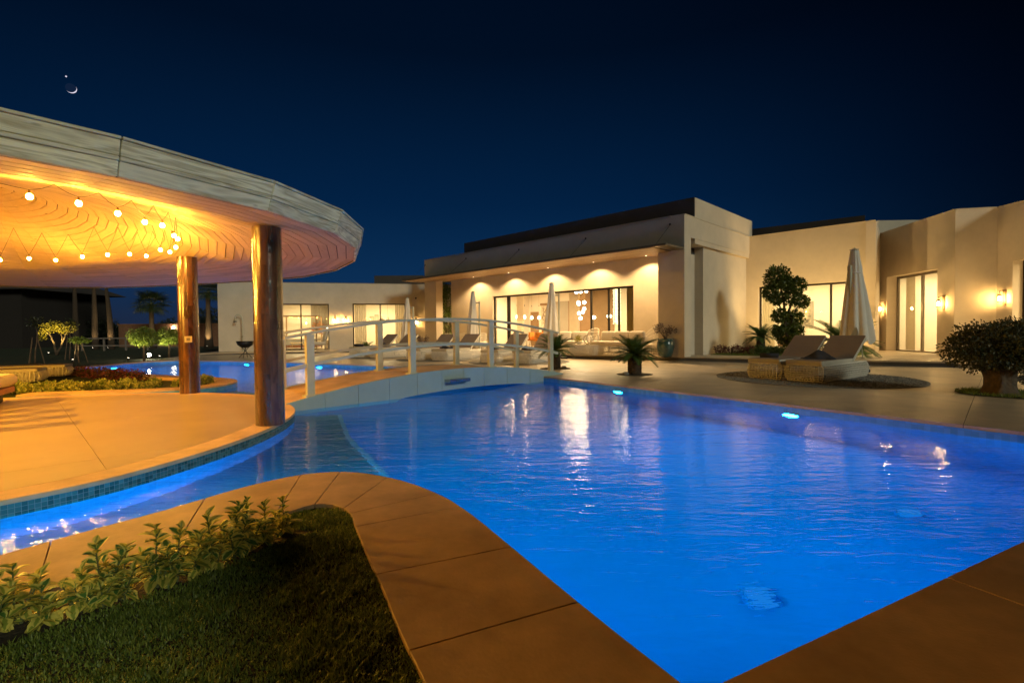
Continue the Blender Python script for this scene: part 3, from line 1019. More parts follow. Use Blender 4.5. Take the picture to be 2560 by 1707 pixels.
# string of filament bulbs hung from the ceiling
BULBS = [(-4.39, 4.55, 2.36), (-4.16, 4.8, 2.36), (-4.11, 5.21, 2.36), (-4.27, 5.81, 2.4), (-4.2, 6.0, 2.4), (-4.69, 6.93, 2.46), (-4.81, 7.18, 2.46), (-5.46, 8.1, 2.5), (-5.88, 8.57, 2.5), (-5.88, 8.34, 2.5), (-6.59, 8.98, 2.5), (-6.73, 8.77, 2.5), (-7.14, 8.8, 2.5), (-7.78, 9.02, 2.5), (-8.62, 9.41, 2.5), (-8.89, 9.17, 2.5), (-9.56, 9.3, 2.5),
         (-10.4, 9.2, 2.5), (-11.1, 8.8, 2.5), (-11.4, 8.0, 2.5), (-11.2, 7.0, 2.5), (-10.6, 6.0, 2.5), (-9.8, 5.2, 2.5), (-8.9, 4.5, 2.5), (-7.9, 4.0, 2.45), (-6.9, 3.7, 2.42), (-6.0, 3.7, 2.4), (-5.1, 3.95, 2.38)]
BULBS = [(x * (z - 1.16) / (z - 1.1), y * (z - 1.16) / (z - 1.1), z - 0.06) if k < 17 else (x, y, z - 0.06) for k, (x, y, z) in enumerate(BULBS)]
def ceil_at(x, y):
    """height of the plank ceiling above a point"""
    dx, dy = x - RO[0], y - RO[1]
    for i in range(NR):
        a, b = ROOF[i], ROOF[(i + 1) % NR]
        ex_, ey_ = b[0] - a[0], b[1] - a[1]
        den = dx * ey_ - dy * ex_
        if abs(den) < 1e-9: continue
        t = ((a[0] - RO[0]) * ey_ - (a[1] - RO[1]) * ex_) / den
        u = ((a[0] - RO[0]) * dy - (a[1] - RO[1]) * dx) / den
        if t > 0 and -1e-6 <= u <= 1 + 1e-6: return ceil_z(lerp(FLAT[i], FLAT[(i + 1) % NR], u), 1 - 1 / t)
    return EAVE
strl = thing('string_lights', 'zigzag string of glowing filament bulbs hung below the pavilion ceiling', 'string lights', (-5.6, 5.6, 2.25))
bulb_me = MB().lathe([(0.0001, -0.052), (0.018, -0.048), (0.033, -0.032), (0.038, -0.012), (0.034, 0.008), (0.022, 0.026), (0.013, 0.036)], 12).mesh('bulb', M['bulb'], True)
sock_me = MB().lathe([(0.022, 0.026), (0.022, 0.04), (0.0165, 0.05), (0.0155, 0.066), (0.012, 0.078), (0.004, 0.084)], 12).mesh('socket', M['brass'], True)
wire = MB()
for k, (x, y, z) in enumerate(BULBS):
    b = link('bulb', bulb_me, strl, (x + 5.6, y - 5.6, z - 2.25), sc=0.62)
    link('socket', sock_me, b)
    nx_, ny_, nz_ = BULBS[(k + 1) % len(BULBS)]
    hx, hy = (x + nx_) / 2, (y + ny_) / 2
    hz_ = ceil_at(hx, hy) - 0.006
    for (ax, ay, az) in ((x, y, z), (nx_, ny_, nz_)):
        pts = []
        for t in range(5):
            f = t / 4
            pts.append((lerp(ax, hx, f) + 5.6, lerp(ay, hy, f) - 5.6, lerp(az + 0.053, hz_, f) - 2.25 - 0.012 * math.sin(math.pi * f)))
        wire.tube(pts, 0.0026, 5)
wire.build('wire', M['black_wire'], strl)

# pendant lamps over the seats at the left of the pavilion, beyond the picture edge
for k, (x, y) in enumerate(((-7.6, 4.3), (-10.0, 6.9))):
    t = thing('pavilion_pendant', ('near', 'far')[k] + ' rattan pendant lamp over the pavilion seats, outside the picture', 'pendant lamp', (x, y, 1.95), 0, 'pavilion pendants')
    MB().lathe([(0.20, -0.02), (0.19, 0.06), (0.12, 0.18), (0.03, 0.24)], 18).build('shade', M['wicker_brown'], t, True)
    MB().tube([(0, 0, 0.24), (0, 0, ceil_at(x, y) - 1.95)], 0.006, 5).build('cord', M['black_wire'], t)
    lamp('POINT', 'pendant_light', t, (0, 0, -0.02), 1150, (1.0, 0.48, 0.05), 0.05)

# ================================================================== footbridge
BA = (-3.23, 7.9)
BV = (VX, VY); BN = (-VY, VX)      # along the bridge, across it (away from the camera)
def BW(s, d, z): return (BA[0] + BV[0] * s + BN[0] * d, BA[1] + BV[1] * s + BN[1] * d, z)
def arch(s):
    t = (s - 2.95) / 3.35
    return max(-0.05, 0.33 * (1 - t * t) + 0.0) if abs(t) < 1.1 else -0.05
bridge = thing('footbridge', 'arched footbridge with white railings over the pool channel', 'bridge', (BA[0], BA[1], 0))
NSEG = 30
S0, S1 = -0.42, 6.25
ss = [lerp(S0, S1, k / NSEG) for k in range(NSEG + 1)]
deckm = MB()
for k in range(NSEG):
    a, b = ss[k], ss[k + 1]
    deckm.hexa([BW(a, -0.10, arch(a) - 0.05), BW(b, -0.10, arch(b) - 0.05), BW(b, 1.29, arch(b) - 0.05), BW(a, 1.29, arch(a) - 0.05)],
               [BW(a, -0.10, arch(a) + 0.004), BW(b, -0.10, arch(b) + 0.004), BW(b, 1.29, arch(b) + 0.004), BW(a, 1.29, arch(a) + 0.004)])
deckm.build('bridge_deck', M['coping'], bridge, world=True)
def under(s):
    """lower edge of the side panels: in the water at both ends, a flat arch between"""
    if s < 1.5 or s > 5.0: return -0.45
    t = (s - 1.5) / 3.5
    return -0.14 + 0.08 * math.sin(math.pi * t) ** 0.6
joints = [S0, 0.18, 0.76, 1.36, 1.95, 2.52, 3.07, 3.62, 4.3, 5.04, 5.7, S1]
for side, d0, d1 in ((0, -0.13, -0.09), (1, 1.28, 1.32)):
    for k in range(len(joints) - 1):
        a, b = joints[k] + 0.003, joints[k + 1] - 0.003
        m = MB()
        N_ = 5
        for q in range(N_):
            s0, s1 = lerp(a, b, q / N_), lerp(a, b, (q + 1) / N_)
            m.hexa([BW(s0, d0, under(s0)), BW(s1, d0, under(s1)), BW(s1, d1, under(s1)), BW(s0, d1, under(s0))],
                   [BW(s0, d0, arch(s0) + 0.012), BW(s1, d0, arch(s1) + 0.012), BW(s1, d1, arch(s1) + 0.012), BW(s0, d1, arch(s0) + 0.012)])
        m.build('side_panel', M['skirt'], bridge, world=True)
fill = MB()
for k in range(NSEG):
    a, b = ss[k], ss[k + 1]
    lo = lambda s: max(under(s), -0.6) + 0.005
    fill.hexa([BW(a, -0.085, lo(a)), BW(b, -0.085, lo(b)), BW(b, 1.275, lo(b)), BW(a, 1.275, lo(a))],
              [BW(a, -0.085, arch(a) - 0.052), BW(b, -0.085, arch(b) - 0.052), BW(b, 1.275, arch(b) - 0.052), BW(a, 1.275, arch(a) - 0.052)])
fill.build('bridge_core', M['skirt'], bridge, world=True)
# water spout on the near side
sp = MB()
p0, p1 = 2.58, 3.10
sp.hexa([BW(p0, -0.30, 0.09), BW(p1, -0.30, 0.09), BW(p1, -0.12, 0.09), BW(p0, -0.12, 0.09)], [BW(p0, -0.30, 0.155), BW(p1, -0.30, 0.155), BW(p1, -0.12, 0.155), BW(p0, -0.12, 0.155)])
spo = sp.build('water_spout', M['steel'], bridge, world=True)
POSTS = (0.0, 1.93, 3.93, 5.93)
for side, d in ((0, 0.0), (1, 1.17)):
    for s in POSTS:
        z = arch(s)
        p = MB()
        p.hexa([BW(s - 0.062, d - 0.042, z), BW(s + 0.062, d - 0.042, z), BW(s + 0.062, d + 0.042, z), BW(s - 0.062, d + 0.042, z)],
               [BW(s - 0.062, d - 0.042, z + 0.985), BW(s + 0.062, d - 0.042, z + 0.985), BW(s + 0.062, d + 0.042, z + 0.985), BW(s - 0.062, d + 0.042, z + 0.985)])
        post = bevel(p.build('post', M['white_metal'], bridge, world=True), 0.004, 1)
        f = MB()
        f.hexa([BW(s - 0.10, d - 0.075, z - 0.02), BW(s + 0.10, d - 0.075, z - 0.02), BW(s + 0.10, d + 0.075, z - 0.02), BW(s - 0.10, d + 0.075, z - 0.02)],
               [BW(s - 0.10, d - 0.075, z + 0.025), BW(s + 0.10, d - 0.075, z + 0.025), BW(s + 0.10, d + 0.075, z + 0.025), BW(s - 0.10, d + 0.075, z + 0.025)])
        f.build('post_foot', M['white_metal'], post)
    ra = [lerp(-0.40, 6.2, k / 36) for k in range(37)]
    bevel(MB().sweep([BW(s, d, arch(s) + 1.005) for s in ra], 0.09, 0.04).build('handrail', M['white_metal'], bridge, world=True), 0.006, 1)
    for q in range(3):
        a, b = POSTS[q] + 0.063, POSTS[q + 1] - 0.063
        MB().sweep([BW(lerp(a, b, k / 10), d, arch(lerp(a, b, k / 10)) + 0.50) for k in range(11)], 0.04, 0.05).build('middle_rail', M['white_metal'], bridge, world=True)
    for a, b in ((-0.40, -0.063), (5.993, 6.2)):
        MB().sweep([BW(lerp(a, b, k / 3), d, arch(lerp(a, b, k / 3)) + 0.50) for k in range(4)], 0.045, 0.06).build('middle_rail', M['white_metal'], bridge, world=True)

# ================================================================== the villa
villa = thing('villa', 'low modern villa with flat roofs, warm lit glass doors and plaster walls', 'house', (C0[0], C0[1], 0), HA)

class Plane:
    """a vertical wall plane from p0 to p1, seen from outside left to right"""
    def __init__(s, p0, p1):
        s.p0, s.p1 = p0, p1
        s.L = math.dist(p0, p1)
        s.d = ((p1[0] - p0[0]) / s.L, (p1[1] - p0[1]) / s.L)
        s.n = (s.d[1], -s.d[0])
    def at(s, a, z, out=0.0):
        return (s.p0[0] + s.d[0] * a + s.n[0] * out, s.p0[1] + s.d[1] * a + s.n[1] * out, z)

def box_on(m, pl, a0, a1, z0, z1, o0, o1):
    return m.hexa([pl.at(a0, z0, o1), pl.at(a1, z0, o1), pl.at(a1, z0, o0), pl.at(a0, z0, o0)],
                  [pl.at(a0, z1, o1), pl.at(a1, z1, o1), pl.at(a1, z1, o0), pl.at(a0, z1, o0)])

def wall(pl, z0, z1, t, holes, mat, name='wall', a0=0.0, a1=None):
    a1 = pl.L if a1 is None else a1
    xs = sorted({a0, a1} | {h[0] for h in holes} | {h[1] for h in holes})
    zs = sorted({z0, z1} | {h[2] for h in holes} | {h[3] for h in holes})
    def solid(i, j):
        if i < 0 or j < 0 or i >= len(xs) - 1 or j >= len(zs) - 1: return False
        cx_, cz_ = (xs[i] + xs[i + 1]) / 2, (zs[j] + zs[j + 1]) / 2
        return not any(h[0] < cx_ < h[1] and h[2] < cz_ < h[3] for h in holes)
    m = MB()
    for i in range(len(xs) - 1):
        for j in range(len(zs) - 1):
            if not solid(i, j): continue
            A, B, c, d = xs[i], xs[i + 1], zs[j], zs[j + 1]
            m.add([pl.at(A, c), pl.at(B, c), pl.at(B, d), pl.at(A, d)], [(0, 1, 2, 3)])
            m.add([pl.at(A, c, -t), pl.at(B, c, -t), pl.at(B, d, -t), pl.at(A, d, -t)], [(3, 2, 1, 0)])
            for (ii, jj, P, Q) in ((i - 1, j, (A, d), (A, c)), (i + 1, j, (B, c), (B, d)), (i, j - 1, (A, c), (B, c)), (i, j + 1, (B, d), (A, d))):
                if not solid(ii, jj):
                    m.add([pl.at(P[0], P[1]), pl.at(Q[0], Q[1]), pl.at(Q[0], Q[1], -t), pl.at(P[0], P[1], -t)], [(3, 2, 1, 0)])
    return m.build(name, mat, villa, world=True)

def window(pl, a0, a1, z0, z1, bars, back, mat, fw=0.06, name='window', open_span=None, sill=True):
    """frame with upright bars at the given positions; a pane between each pair of bars"""
    m = MB()
    f0, f1 = -back - 0.07, -back
    box_on(m, pl, a0, a1, z1 - fw, z1, f0, f1)
    box_on(m, pl, a0, a1, z0, z0 + 0.05, f0, f1)
    edges = [a0 + fw / 2] + list(bars) + [a1 - fw / 2]
    for e in edges: box_on(m, pl, e - fw / 2, e + fw / 2, z0 + 0.0505, z1 - fw - 0.0005, f0, f1)
    fr = m.build(name, mat, villa, world=True)
    for k in range(len(edges) - 1):
        if open_span and open_span[0] - 1e-3 <= edges[k] and edges[k + 1] <= open_span[1] + 1e-3: continue
        g_ = MB()
        box_on(g_, pl, edges[k] + fw / 2, edges[k + 1] - fw / 2, z0 + 0.05, z1 - fw, -back - 0.042, -back - 0.034)
        g_.build('pane', M['glass'], fr)
    return fr

def room(pl, a0, a1, z0, z1, d0, d1, name='room_shell', taper=0.0):
    m = MB()
    P = lambda a, z, d: pl.at(a - (taper if a == a1 and d == d1 else 0.0), z, -d)
    m.add([P(a0, z0, d1), P(a1, z0, d1), P(a1, z1, d1), P(a0, z1, d1)], [(0, 1, 2, 3)])
    m.add([P(a0, z0, d0), P(a0, z0, d1), P(a0, z1, d1), P(a0, z1, d0)], [(0, 1, 2, 3)])
    m.add([P(a1, z0, d1), P(a1, z0, d0), P(a1, z1, d0), P(a1, z1, d1)], [(0, 1, 2, 3)])
    m.add([P(a0, z1, d1), P(a1, z1, d1), P(a1, z1, d0), P(a0, z1, d0)], [(0, 1, 2, 3)])
    o = m.build(name, M['room'], villa, world=True)
    MB().add([P(a0, z0, d0), P(a1, z0, d0), P(a1, z0, d1), P(a0, z0, d1)], [(0, 1, 2, 3)]).build('room_floor', M['room_floor'], villa, world=True)
    return o

WARM = (1.0, 0.70, 0.34)
def room_light(pl, a, d, z, energy, size=(1.6, 1.0)):
    """ceiling panel lamp of a room"""
    m = MB()
    box_on(m, pl, a - size[0] / 2, a + size[0] / 2, z - 0.03, z - 0.002, -d - size[1] / 2, -d + size[1] / 2)
    o = m.build('ceiling_lamp', M['downlight'], villa, world=True)
    p = pl.at(a, z - 0.06, -d)
    lamp('AREA', 'room_light', o, p, energy, WARM, size, aim=(0, 0, -1))

# ---- main block ------------------------------------------------
FT = 4.89
fac = Plane(HW(-13.55, 0.9), HW(-0.951, 0.9))
def fa(u): return u + 13.55
wall(fac, 0.15, 3.78, 0.3, [(fa(-10.31), fa(-2.46), 0.15, 2.76)], M['plaster'])
window(fac, fa(-10.31), fa(-2.46), 0.152, 2.758, [fa(-9.36), fa(-9.25), fa(-4.5), fa(-3.65), fa(-3.18)], 0.10, M['frame'], 0.07, 'sliding_door', open_span=(fa(-9.25), fa(-4.5)))
side = Plane(HW(0, 0), HW(0, 5.95))
wall(side, 4.18, FT, 0.45, [], M['plaster'])
wall(side, 0.15, 4.179, 0.45, [], M['plaster'], a0=0.0, a1=0.49)
side_in = Plane(HW(-0.13, 0), HW(-0.13, 5.95))
wall(side_in, 0.15, 4.178, 0.32, [], M['plaster'], a0=1.75)
def hbox(name, u0, u1, v0, v1, z0, z1, mat, parent=None):
    return MB().hexa([HW(u0, v0, z0), HW(u1, v0, z0), HW(u1, v1, z0), HW(u0, v1, z0)], [HW(u0, v0, z1), HW(u1, v0, z1), HW(u1, v1, z1), HW(u0, v1, z1)]).build(name, mat, parent or villa, world=parent is None)
hbox('pier', -0.95, -0.4515, 0.0, 5.9, 0.15, 3.778, M['plaster'])
hbox('parapet', -14.7, -0.4515, 0.0, 0.3, 3.79, FT, M['plaster'])
hbox('pier', -14.7, -13.69, 0.0, 0.43, 0.15, 3.778, M['plaster'])
hbox('skirting', -13.5, -10.35, 0.888, 0.898, 0.151, 0.27, M['plaster_dark'])
hbox('skirting', -2.42, -0.96, 0.888, 0.898, 0.151, 0.27, M['plaster_dark'])
hbox('roof_slab', -14.69, -0.46, 0.31, 6.5, 3.80, 4.0, M['roof_dark'])
hbox('upper_block', -12.3, -0.015, 0.83, 6.3, 4.02, 5.6, M['plaster'])
hbox('dark_front', -12.305, -0.02, 0.80, 0.828, 4.92, 5.605, M['roof_dark'])  # thin sheet that makes the block's front face darker than its ends
# canopy with plank soffit and four stay rods
can = hbox('canopy', -15.0, -0.02, -1.25, -0.002, 3.735, 3.80, M['frame_light'])
for k in range(14):
    v0 = -1.24 + k * 0.15
    for q in range(5):
        u0, u1 = lerp(-14.95, -0.47, q / 5), lerp(-14.95, -0.47, (q + 1) / 5)
        if v0 + 0.148 > 0 and v0 < 0.45 and (q == 0): u0 = -13.68
        vv0, vv1 = v0 + 0.004, min(v0 + 0.146, 0.895)
        z = 3.715 if v0 < -0.02 else 3.758
        p = [HW(u0 + 0.004, vv0, z), HW(u1 - 0.004, vv0, z), HW(u1 - 0.004, vv1, z), HW(u0 + 0.004, vv1, z)]
        t = [(x, y, zz + 0.018) for x, y, zz in p]
        off = rnd.random() * 10
        L = u1 - u0
        plank(p, t, [(off, 0), (off + L, 0), (off + L, 0.14), (off, 0.14)]).build('soffit_plank', M['soffit_wood'], can)
for u in (-14.6, -11.2, -7.6, -4.0, -0.5):
    MB().tube([HW(u - 0.0, -1.05, 3.80), HW(u, 0.0, 4.62)], 0.006, 6).build('stay_rod', M['frame'], can)
    MB().box((*HW(u, -0.02), 4.63), (0.05, 0.03, 0.06), HA).build('rod_bracket', M['frame'], can)
# five soffit downlights grazing the facade
for u in (-11.22, -8.74, -6.35, -3.99, -1.68):
    ring = MB().lathe([(0.028, 0), (0.034, -0.01)], 16, (*HW(u, 0.47), 3.756)).build('downlight', M['downlight'], villa, world=True)
    lo = lamp('SPOT', 'downlight_beam', ring, HW(u, 0.47, 3.70), 520, (1.0, 0.66, 0.30), 0.02, 140, 0.42, aim=(0, 0, -1))
    # wide flood optic: less light close to the lens, more down the wall
    lo.data.use_nodes = True
    ln_ = lo.data.node_tree
    fo = ln_.nodes.new('ShaderNodeLightFalloff')
    fo.inputs['Strength'].default_value = 1.0
    fo.inputs['Smooth'].default_value = 1.6
    ln_.links.new(fo.outputs['Quadratic'], ln_.nodes['Emission'].inputs['Strength'])
# added lamp, with no fitting of its own there, to brighten the side niche
niche_fill = MB().lathe([(0.03, 0), (0.036, -0.01)], 14, (*HW(-0.22, 1.12), 4.178)).build('downlight', M['downlight'], villa, world=True)
lamp('SPOT', 'downlight_beam', niche_fill, HW(-0.22, 1.12, 4.13), 60, (1.0, 0.70, 0.36), 0.02, 150, 0.6, aim=(0, 0, -1))
# living room
room(fac, fa(-13.4), fa(-1.0), 0.152, 3.3, 0.3, 6.0)
for u in (-11.5, -7.5, -4.0): room_light(fac, fa(u), 2.8, 3.3, 260, (1.2, 0.9))

# ---- recessed wing on the right --------------------------------
w1 = Plane(HW(-0.13, 5.95), HW(4.30, 5.95))
wall(w1, 0.15, FT, 0.3, [(0.47, 4.08, 0.25, 2.80)], M['plaster'])
window(w1, 0.47, 4.08, 0.252, 2.798, [3.02], 0.20, M['frame'], 0.07)
room(w1, 0.05, 4.22, 0.16, 3.2, 0.3, 4.0, taper=0.6)
room_light(w1, 1.4, 2.2, 3.2, 110, (1.2, 0.9)); room_light(w1, 3.2, 2.4, 3.2, 70, (1.0, 0.8))
P2 = HW(4.30, 5.95); Q2 = (15.02, 20.25); P3 = (14.43, 16.17); P4 = (15.55, 15.92); P5 = (15.62, 11.8)
wr = Plane(P2, Q2); wall(wr, 0.15, FT, 0.3, [], M['plaster'])
w2 = Plane(Q2, P3)
wall(w2, 0.15, 4.885, 0.45, [(0.46, 3.32, 0.15, 3.08)], M['plaster'])
window(w2, 0.46, 3.32, 0.152, 3.078, [1.95], 0.36, M['frame_light'], 0.09, 'glass_door')
room(w2, 0.3, 3.9, 0.16, 3.3, 0.45, 4.2)
room_light(w2, 2.0, 2.0, 3.3, 210, (1.2, 1.0))
w3 = Plane(P3, P4); wall(w3, 0.15, 4.88, 0.3, [], M['plaster'])
w4 = Plane(P4, P5)
wall(w4, 0.15, 4.875, 0.4, [(0.5, 2.9, 0.15, 3.12)], M['plaster'])
window(w4, 0.5, 2.9, 0.152, 3.118, [1.7], 0.32, M['frame'], 0.09, 'glass_door')
room(w4, 0.4, 3.2, 0.16, 3.2, 0.42, 3.2)
room_light(w4, 1.8, 1.8, 3.2, 200, (1.0, 0.8))
rf = MB().prism([HW(4.1, 6.3), (15.1, 20.9), (14.95, 16.5), (16.0, 16.3), (16.05, 11.85), (21, 11.85), (21, 24), HW(0, 11), HW(0, 6.3)], 4.55, 4.7).build('roof_slab', M['roof_dark'], villa, world=True)
MB().hexa([(10.38, 21.85, 4.6), (13.66, 19.22, 4.6), (14.4, 20.3, 4.6), (11.2, 22.9, 4.6)], [(10.38, 21.85, 5.4), (13.66, 19.22, 5.4), (14.4, 20.3, 5.4), (11.2, 22.9, 5.4)]).build('upper_block', M['plaster'], villa, world=True)
MB().hexa([(10.35, 21.82, 4.6), (13.64, 19.195, 4.6), (13.66, 19.215, 4.6), (10.37, 21.845, 4.6)], [(10.35, 21.82, 5.41), (13.64, 19.195, 5.41), (13.66, 19.215, 5.41), (10.37, 21.845, 5.41)]).build('dark_front', M['roof_dark'], villa, world=True)  # same darker front face on the wing's upper block
MB().hexa([(15.15, 20.6, 4.6), (18.0, 20.5, 4.6), (18.0, 21.0, 4.6), (15.3, 21.0, 4.6)], [(15.15, 20.6, 5.5), (18.0, 20.5, 5.5), (18.0, 21.0, 5.5), (15.3, 21.0, 5.5)]).build('parapet', M['plaster'], villa, world=True)

# ---- left wing --------------------------------------------------
lw = Plane(LA, (LA[0] + LT[0] * 13.4, LA[1] + LT[1] * 13.4))
wall(lw, 0.1, 3.76, 0.3, [(2.3, 5.5, 0.1, 2.63), (6.74, 9.62, 0.1, 2.65)], M['plaster'])
window(lw, 2.3, 5.5, 0.102, 2.628, [4.04], 0.12, M['frame'], 0.06)
window(lw, 6.74, 9.62, 0.102, 2.648, [8.22], 0.12, M['frame'], 0.06)
room(lw, 1.7, 6.1, 0.11, 2.95, 0.3, 4.4)
room(lw, 6.2, 10.6, 0.11, 2.95, 0.3, 4.0)
room_light(lw, 3.9, 2.2, 2.95, 210, (1.2, 0.9)); room_light(lw, 8.2, 2.0, 2.95, 210, (1.2, 0.9))
MB().hexa([LW(0, 0, .1), LW(0.3, -0.3, .1), LW(0.3, -6, .1), LW(0, -6, .1)], [LW(0, 0, 3.755), LW(0.3, -0.3, 3.755), LW(0.3, -6, 3.755), LW(0, -6, 3.755)]).build('wall', M['plaster'], villa, world=True)
MB().prism([LW(0.31, -0.31), LW(10.9, -0.31), LW(10.9, -6), LW(0.31, -6)], 3.3, 3.6).build('roof_slab', M['roof_dark'], villa, world=True)
MB().prism([(-8.7, 31.5), (-5.6, 31.5), (-5.6, 33), (-8.7, 33)], 3.6, 4.62).build('upper_block', M['roof_dark'], villa, world=True)

# thin cappings on the parapets
for pl_, z_, t_ in ((side, FT, 0.46), (w1, FT, 0.31), (w2, 4.885, 0.46), (w3, 4.88, 0.31), (w4, 4.875, 0.41), (lw, 3.76, 0.31)):
    box_on(MB(), pl_, 0.02, pl_.L - 0.02, z_ + 0.001, z_ + 0.026, -t_, 0.018).build('parapet_cap', M['frame_light'] if pl_ is lw else M['plaster'], villa, world=True)
hbox('parapet_cap', -14.7, -0.47, -0.018, 0.31, FT + 0.001, FT + 0.026, M['plaster'])

# ---- wall lanterns ----------------------------------------------
def lantern(pl, a, z, label, h=0.42, energy=9):
    base = pl.at(a, z, 0.0)
    ang = math.atan2(pl.n[1], pl.n[0])
    t = thing('wall_lantern', label, 'wall lamp', base, ang, 'wall lanterns of the villa')
    MB().box((0.015, 0, 0), (0.03, 0.10, h)).build('back_board', M['soffit_wood'], t)
    MB().tube([(0.03, 0, h * 0.38), (0.10, 0, h * 0.44), (0.17, 0, h * 0.40), (0.18, 0, h * 0.28)], 0.009, 6).build('arm', M['black_iron'], t)
    MB().lathe([(0.001, 0.115), (0.03, 0.105), (0.062, 0.06), (0.062, 0.05)], 14, (0.18, 0, 0)).build('cap', M['brass'], t, True)
    c = MB()
    for k in range(6):
        q = 2 * math.pi * k / 6
        c.tube([(0.18 + 0.058 * math.cos(q), 0.058 * math.sin(q), 0.055), (0.18 + 0.058 * math.cos(q), 0.058 * math.sin(q), -0.135)], 0.004, 4)
    c.lathe([(0.05, -0.15), (0.064, -0.147), (0.064, -0.128), (0.05, -0.125)], 14, (0.18, 0, 0))
    c.build('cage', M['brass'], t)
    MB().lathe([(0.001, -0.105), (0.022, -0.095), (0.036, -0.06), (0.034, -0.03), (0.02, 0.0), (0.012, 0.03)], 10, (0.18, 0, 0)).build('bulb', M['sconce_bulb'], t, True)
    return t
lantern(w2, 0.36, 1.86, 'brass wall lantern left of the tall glass door beside the closed umbrella', 0.5)
lantern(w2, 3.66, 1.90, 'brass wall lantern on the narrow wall right of the tall glass door', 0.5)
lantern(w4, 0.27, 2.0, 'brass wall lantern highest at right above the round dark bush', 0.5)
lantern(lw, 5.82, 1.72, 'left one of two wall lanterns between the far wing windows')
lantern(lw, 6.38, 1.72, 'right one of two wall lanterns between the far wing windows')
lantern(lw, 10.2, 1.62, 'wall lantern behind the closed umbrella in the far corner')
# small camera on the far wing
cm = thing('security_camera', 'small dark dome camera high on the far wing wall', 'camera', lw.at(10.2, 2.98, 0.0), math.atan2(lw.n[1], lw.n[0]))
MB().box((0.03, 0, 0), (0.06, 0.05, 0.05)).build('bracket', M['frame'], cm)
MB().sphere((0.09, 0, -0.02), 0.05, 10, 8).build('dome', M['black_iron'], cm, True)

# ================================================================== things inside the rooms
def curtain(pl, a0, a1, z0, z1, d, label, mat, folds=None, group=None):
    m = MB()
    L = a1 - a0
    N_ = folds or max(6, int(L / 0.05))
    vs, fs = [], []
    for k in range(N_ + 1):
        w = 0.03 * (1 if k % 2 else -1)
        for z in (z0, z1): vs.append(pl.at(a0 + L * k / N_, z, -d + w))
    for k in range(N_): fs.append((2 * k, 2 * k + 2, 2 * k + 3, 2 * k + 1))
    o = m.add(vs, fs).build('curtain', mat)
    return tag(o, label, 'curtain', group)
curtain(fac, fa(-9.2), fa(-8.75), 0.2, 3.2, 0.55, 'pale sheer curtain gathered left in the open living room door', M['curtain'])
curtain(fac, fa(-3.05), fa(-2.3), 0.2, 3.2, 0.45, 'gold curtain at the right end of the living room doors', M['curtain_gold'])
curtain(fac, fa(-10.15), fa(-9.5), 0.2, 3.2, 5.85, 'pale curtain hanging by the brown panel at the living room back', M['curtain'])
curtain(w1, 0.45, 0.95, 0.2, 3.0, 0.55, 'cream curtain at the left edge of the window behind the topiary tree', M['curtain'])
curtain(w2, 0.55, 1.15, 0.2, 3.2, 0.65, 'white sheer curtain inside the tall glass door', M['curtain'])
curtain(lw, 6.8, 7.45, 0.12, 2.9, 0.45, 'white curtain at the left of the far right window', M['curtain'])
curtain(lw, 9.05, 9.55, 0.12, 2.9, 0.45, 'white curtain at the right of the far right window', M['curtain'])
curtain(lw, 3.9, 4.95, 1.2, 2.85, 4.2, 'striped half curtain behind the four poster bed', M['grey_panel'], 26)

def wall_item(name, label, cat, pl, a0, a1, z0, z1, d0, d1, mat):
    return tag(box_on(MB(), pl, a0, a1, z0, z1, -d1, -d0).build(name, mat), label, cat)
D = 5.99
wall_item('wall_panel', 'tall brown wall panel behind the cluster of globe lamps', 'panel', fac, fa(-9.45), fa(-7.2), 0.16, 3.25, D - 0.06, D, M['brown_panel'])
wall_item('door', 'brown wooden door at the far left of the living room', 'door', fac, fa(-13.2), fa(-12.6), 0.16, 2.2, D - 0.08, D, M['brown_panel'])
art = thing('wall_art', 'marble panel with dark branching veins behind the dining table', 'artwork', fac.at(fa(-11.9), 0.9, -D + 0.05))
box_on(MB(), fac, fa(-12.35), fa(-11.45), 0.9, 2.55, -D, -D + 0.05).build('panel', M['art'], art, world=True)
box_on(MB(), fac, fa(-12.4), fa(-11.4), 2.56, 2.7, -D, -D + 0.09).build('lintel', M['brown_panel'], art, world=True)
vein = MB()
rr = random.Random(11)
def branch(a, z, ang, L, r):
    a2, z2 = a + math.cos(ang) * L, z + math.sin(ang) * L
    if not (fa(-12.33) < a2 < fa(-11.47) and 0.92 < z2 < 2.53): return
    vein.tube([fac.at(a, z, -D + 0.06), fac.at(a2, z2, -D + 0.06)], r, 4)
    if r > 0.006:
        for q in (-0.5, 0.45): branch(a2, z2, ang + q + rr.uniform(-.2, .2), L * 0.8, r * 0.7)
for a, z, q in ((-11.7, 0.95, 1.9), (-12.1, 0.95, 1.3), (-12.25, 1.8, 1.2), (-11.55, 1.5, 2.0)): branch(fa(a), z, q, 0.3, 0.026)
vein.build('branches', M['brown_panel'], art, world=True)
win2 = thing('inner_screen', 'grey framed sliding screen at the back of the living room', 'screen', fac.at(fa(-10.8), 0.16, -D + 0.04))
box_on(MB(), fac, fa(-11.3), fa(-10.2), 0.16, 2.75, -D, -D + 0.05).build('panel', M['grey_panel'], win2, world=True)
for a in (-11.3, -10.2): box_on(MB(), fac, fa(a) - 0.04, fa(a) + 0.04, 0.16, 2.75, -D, -D + 0.09).build('upright', M['brown_panel'], win2, world=True)

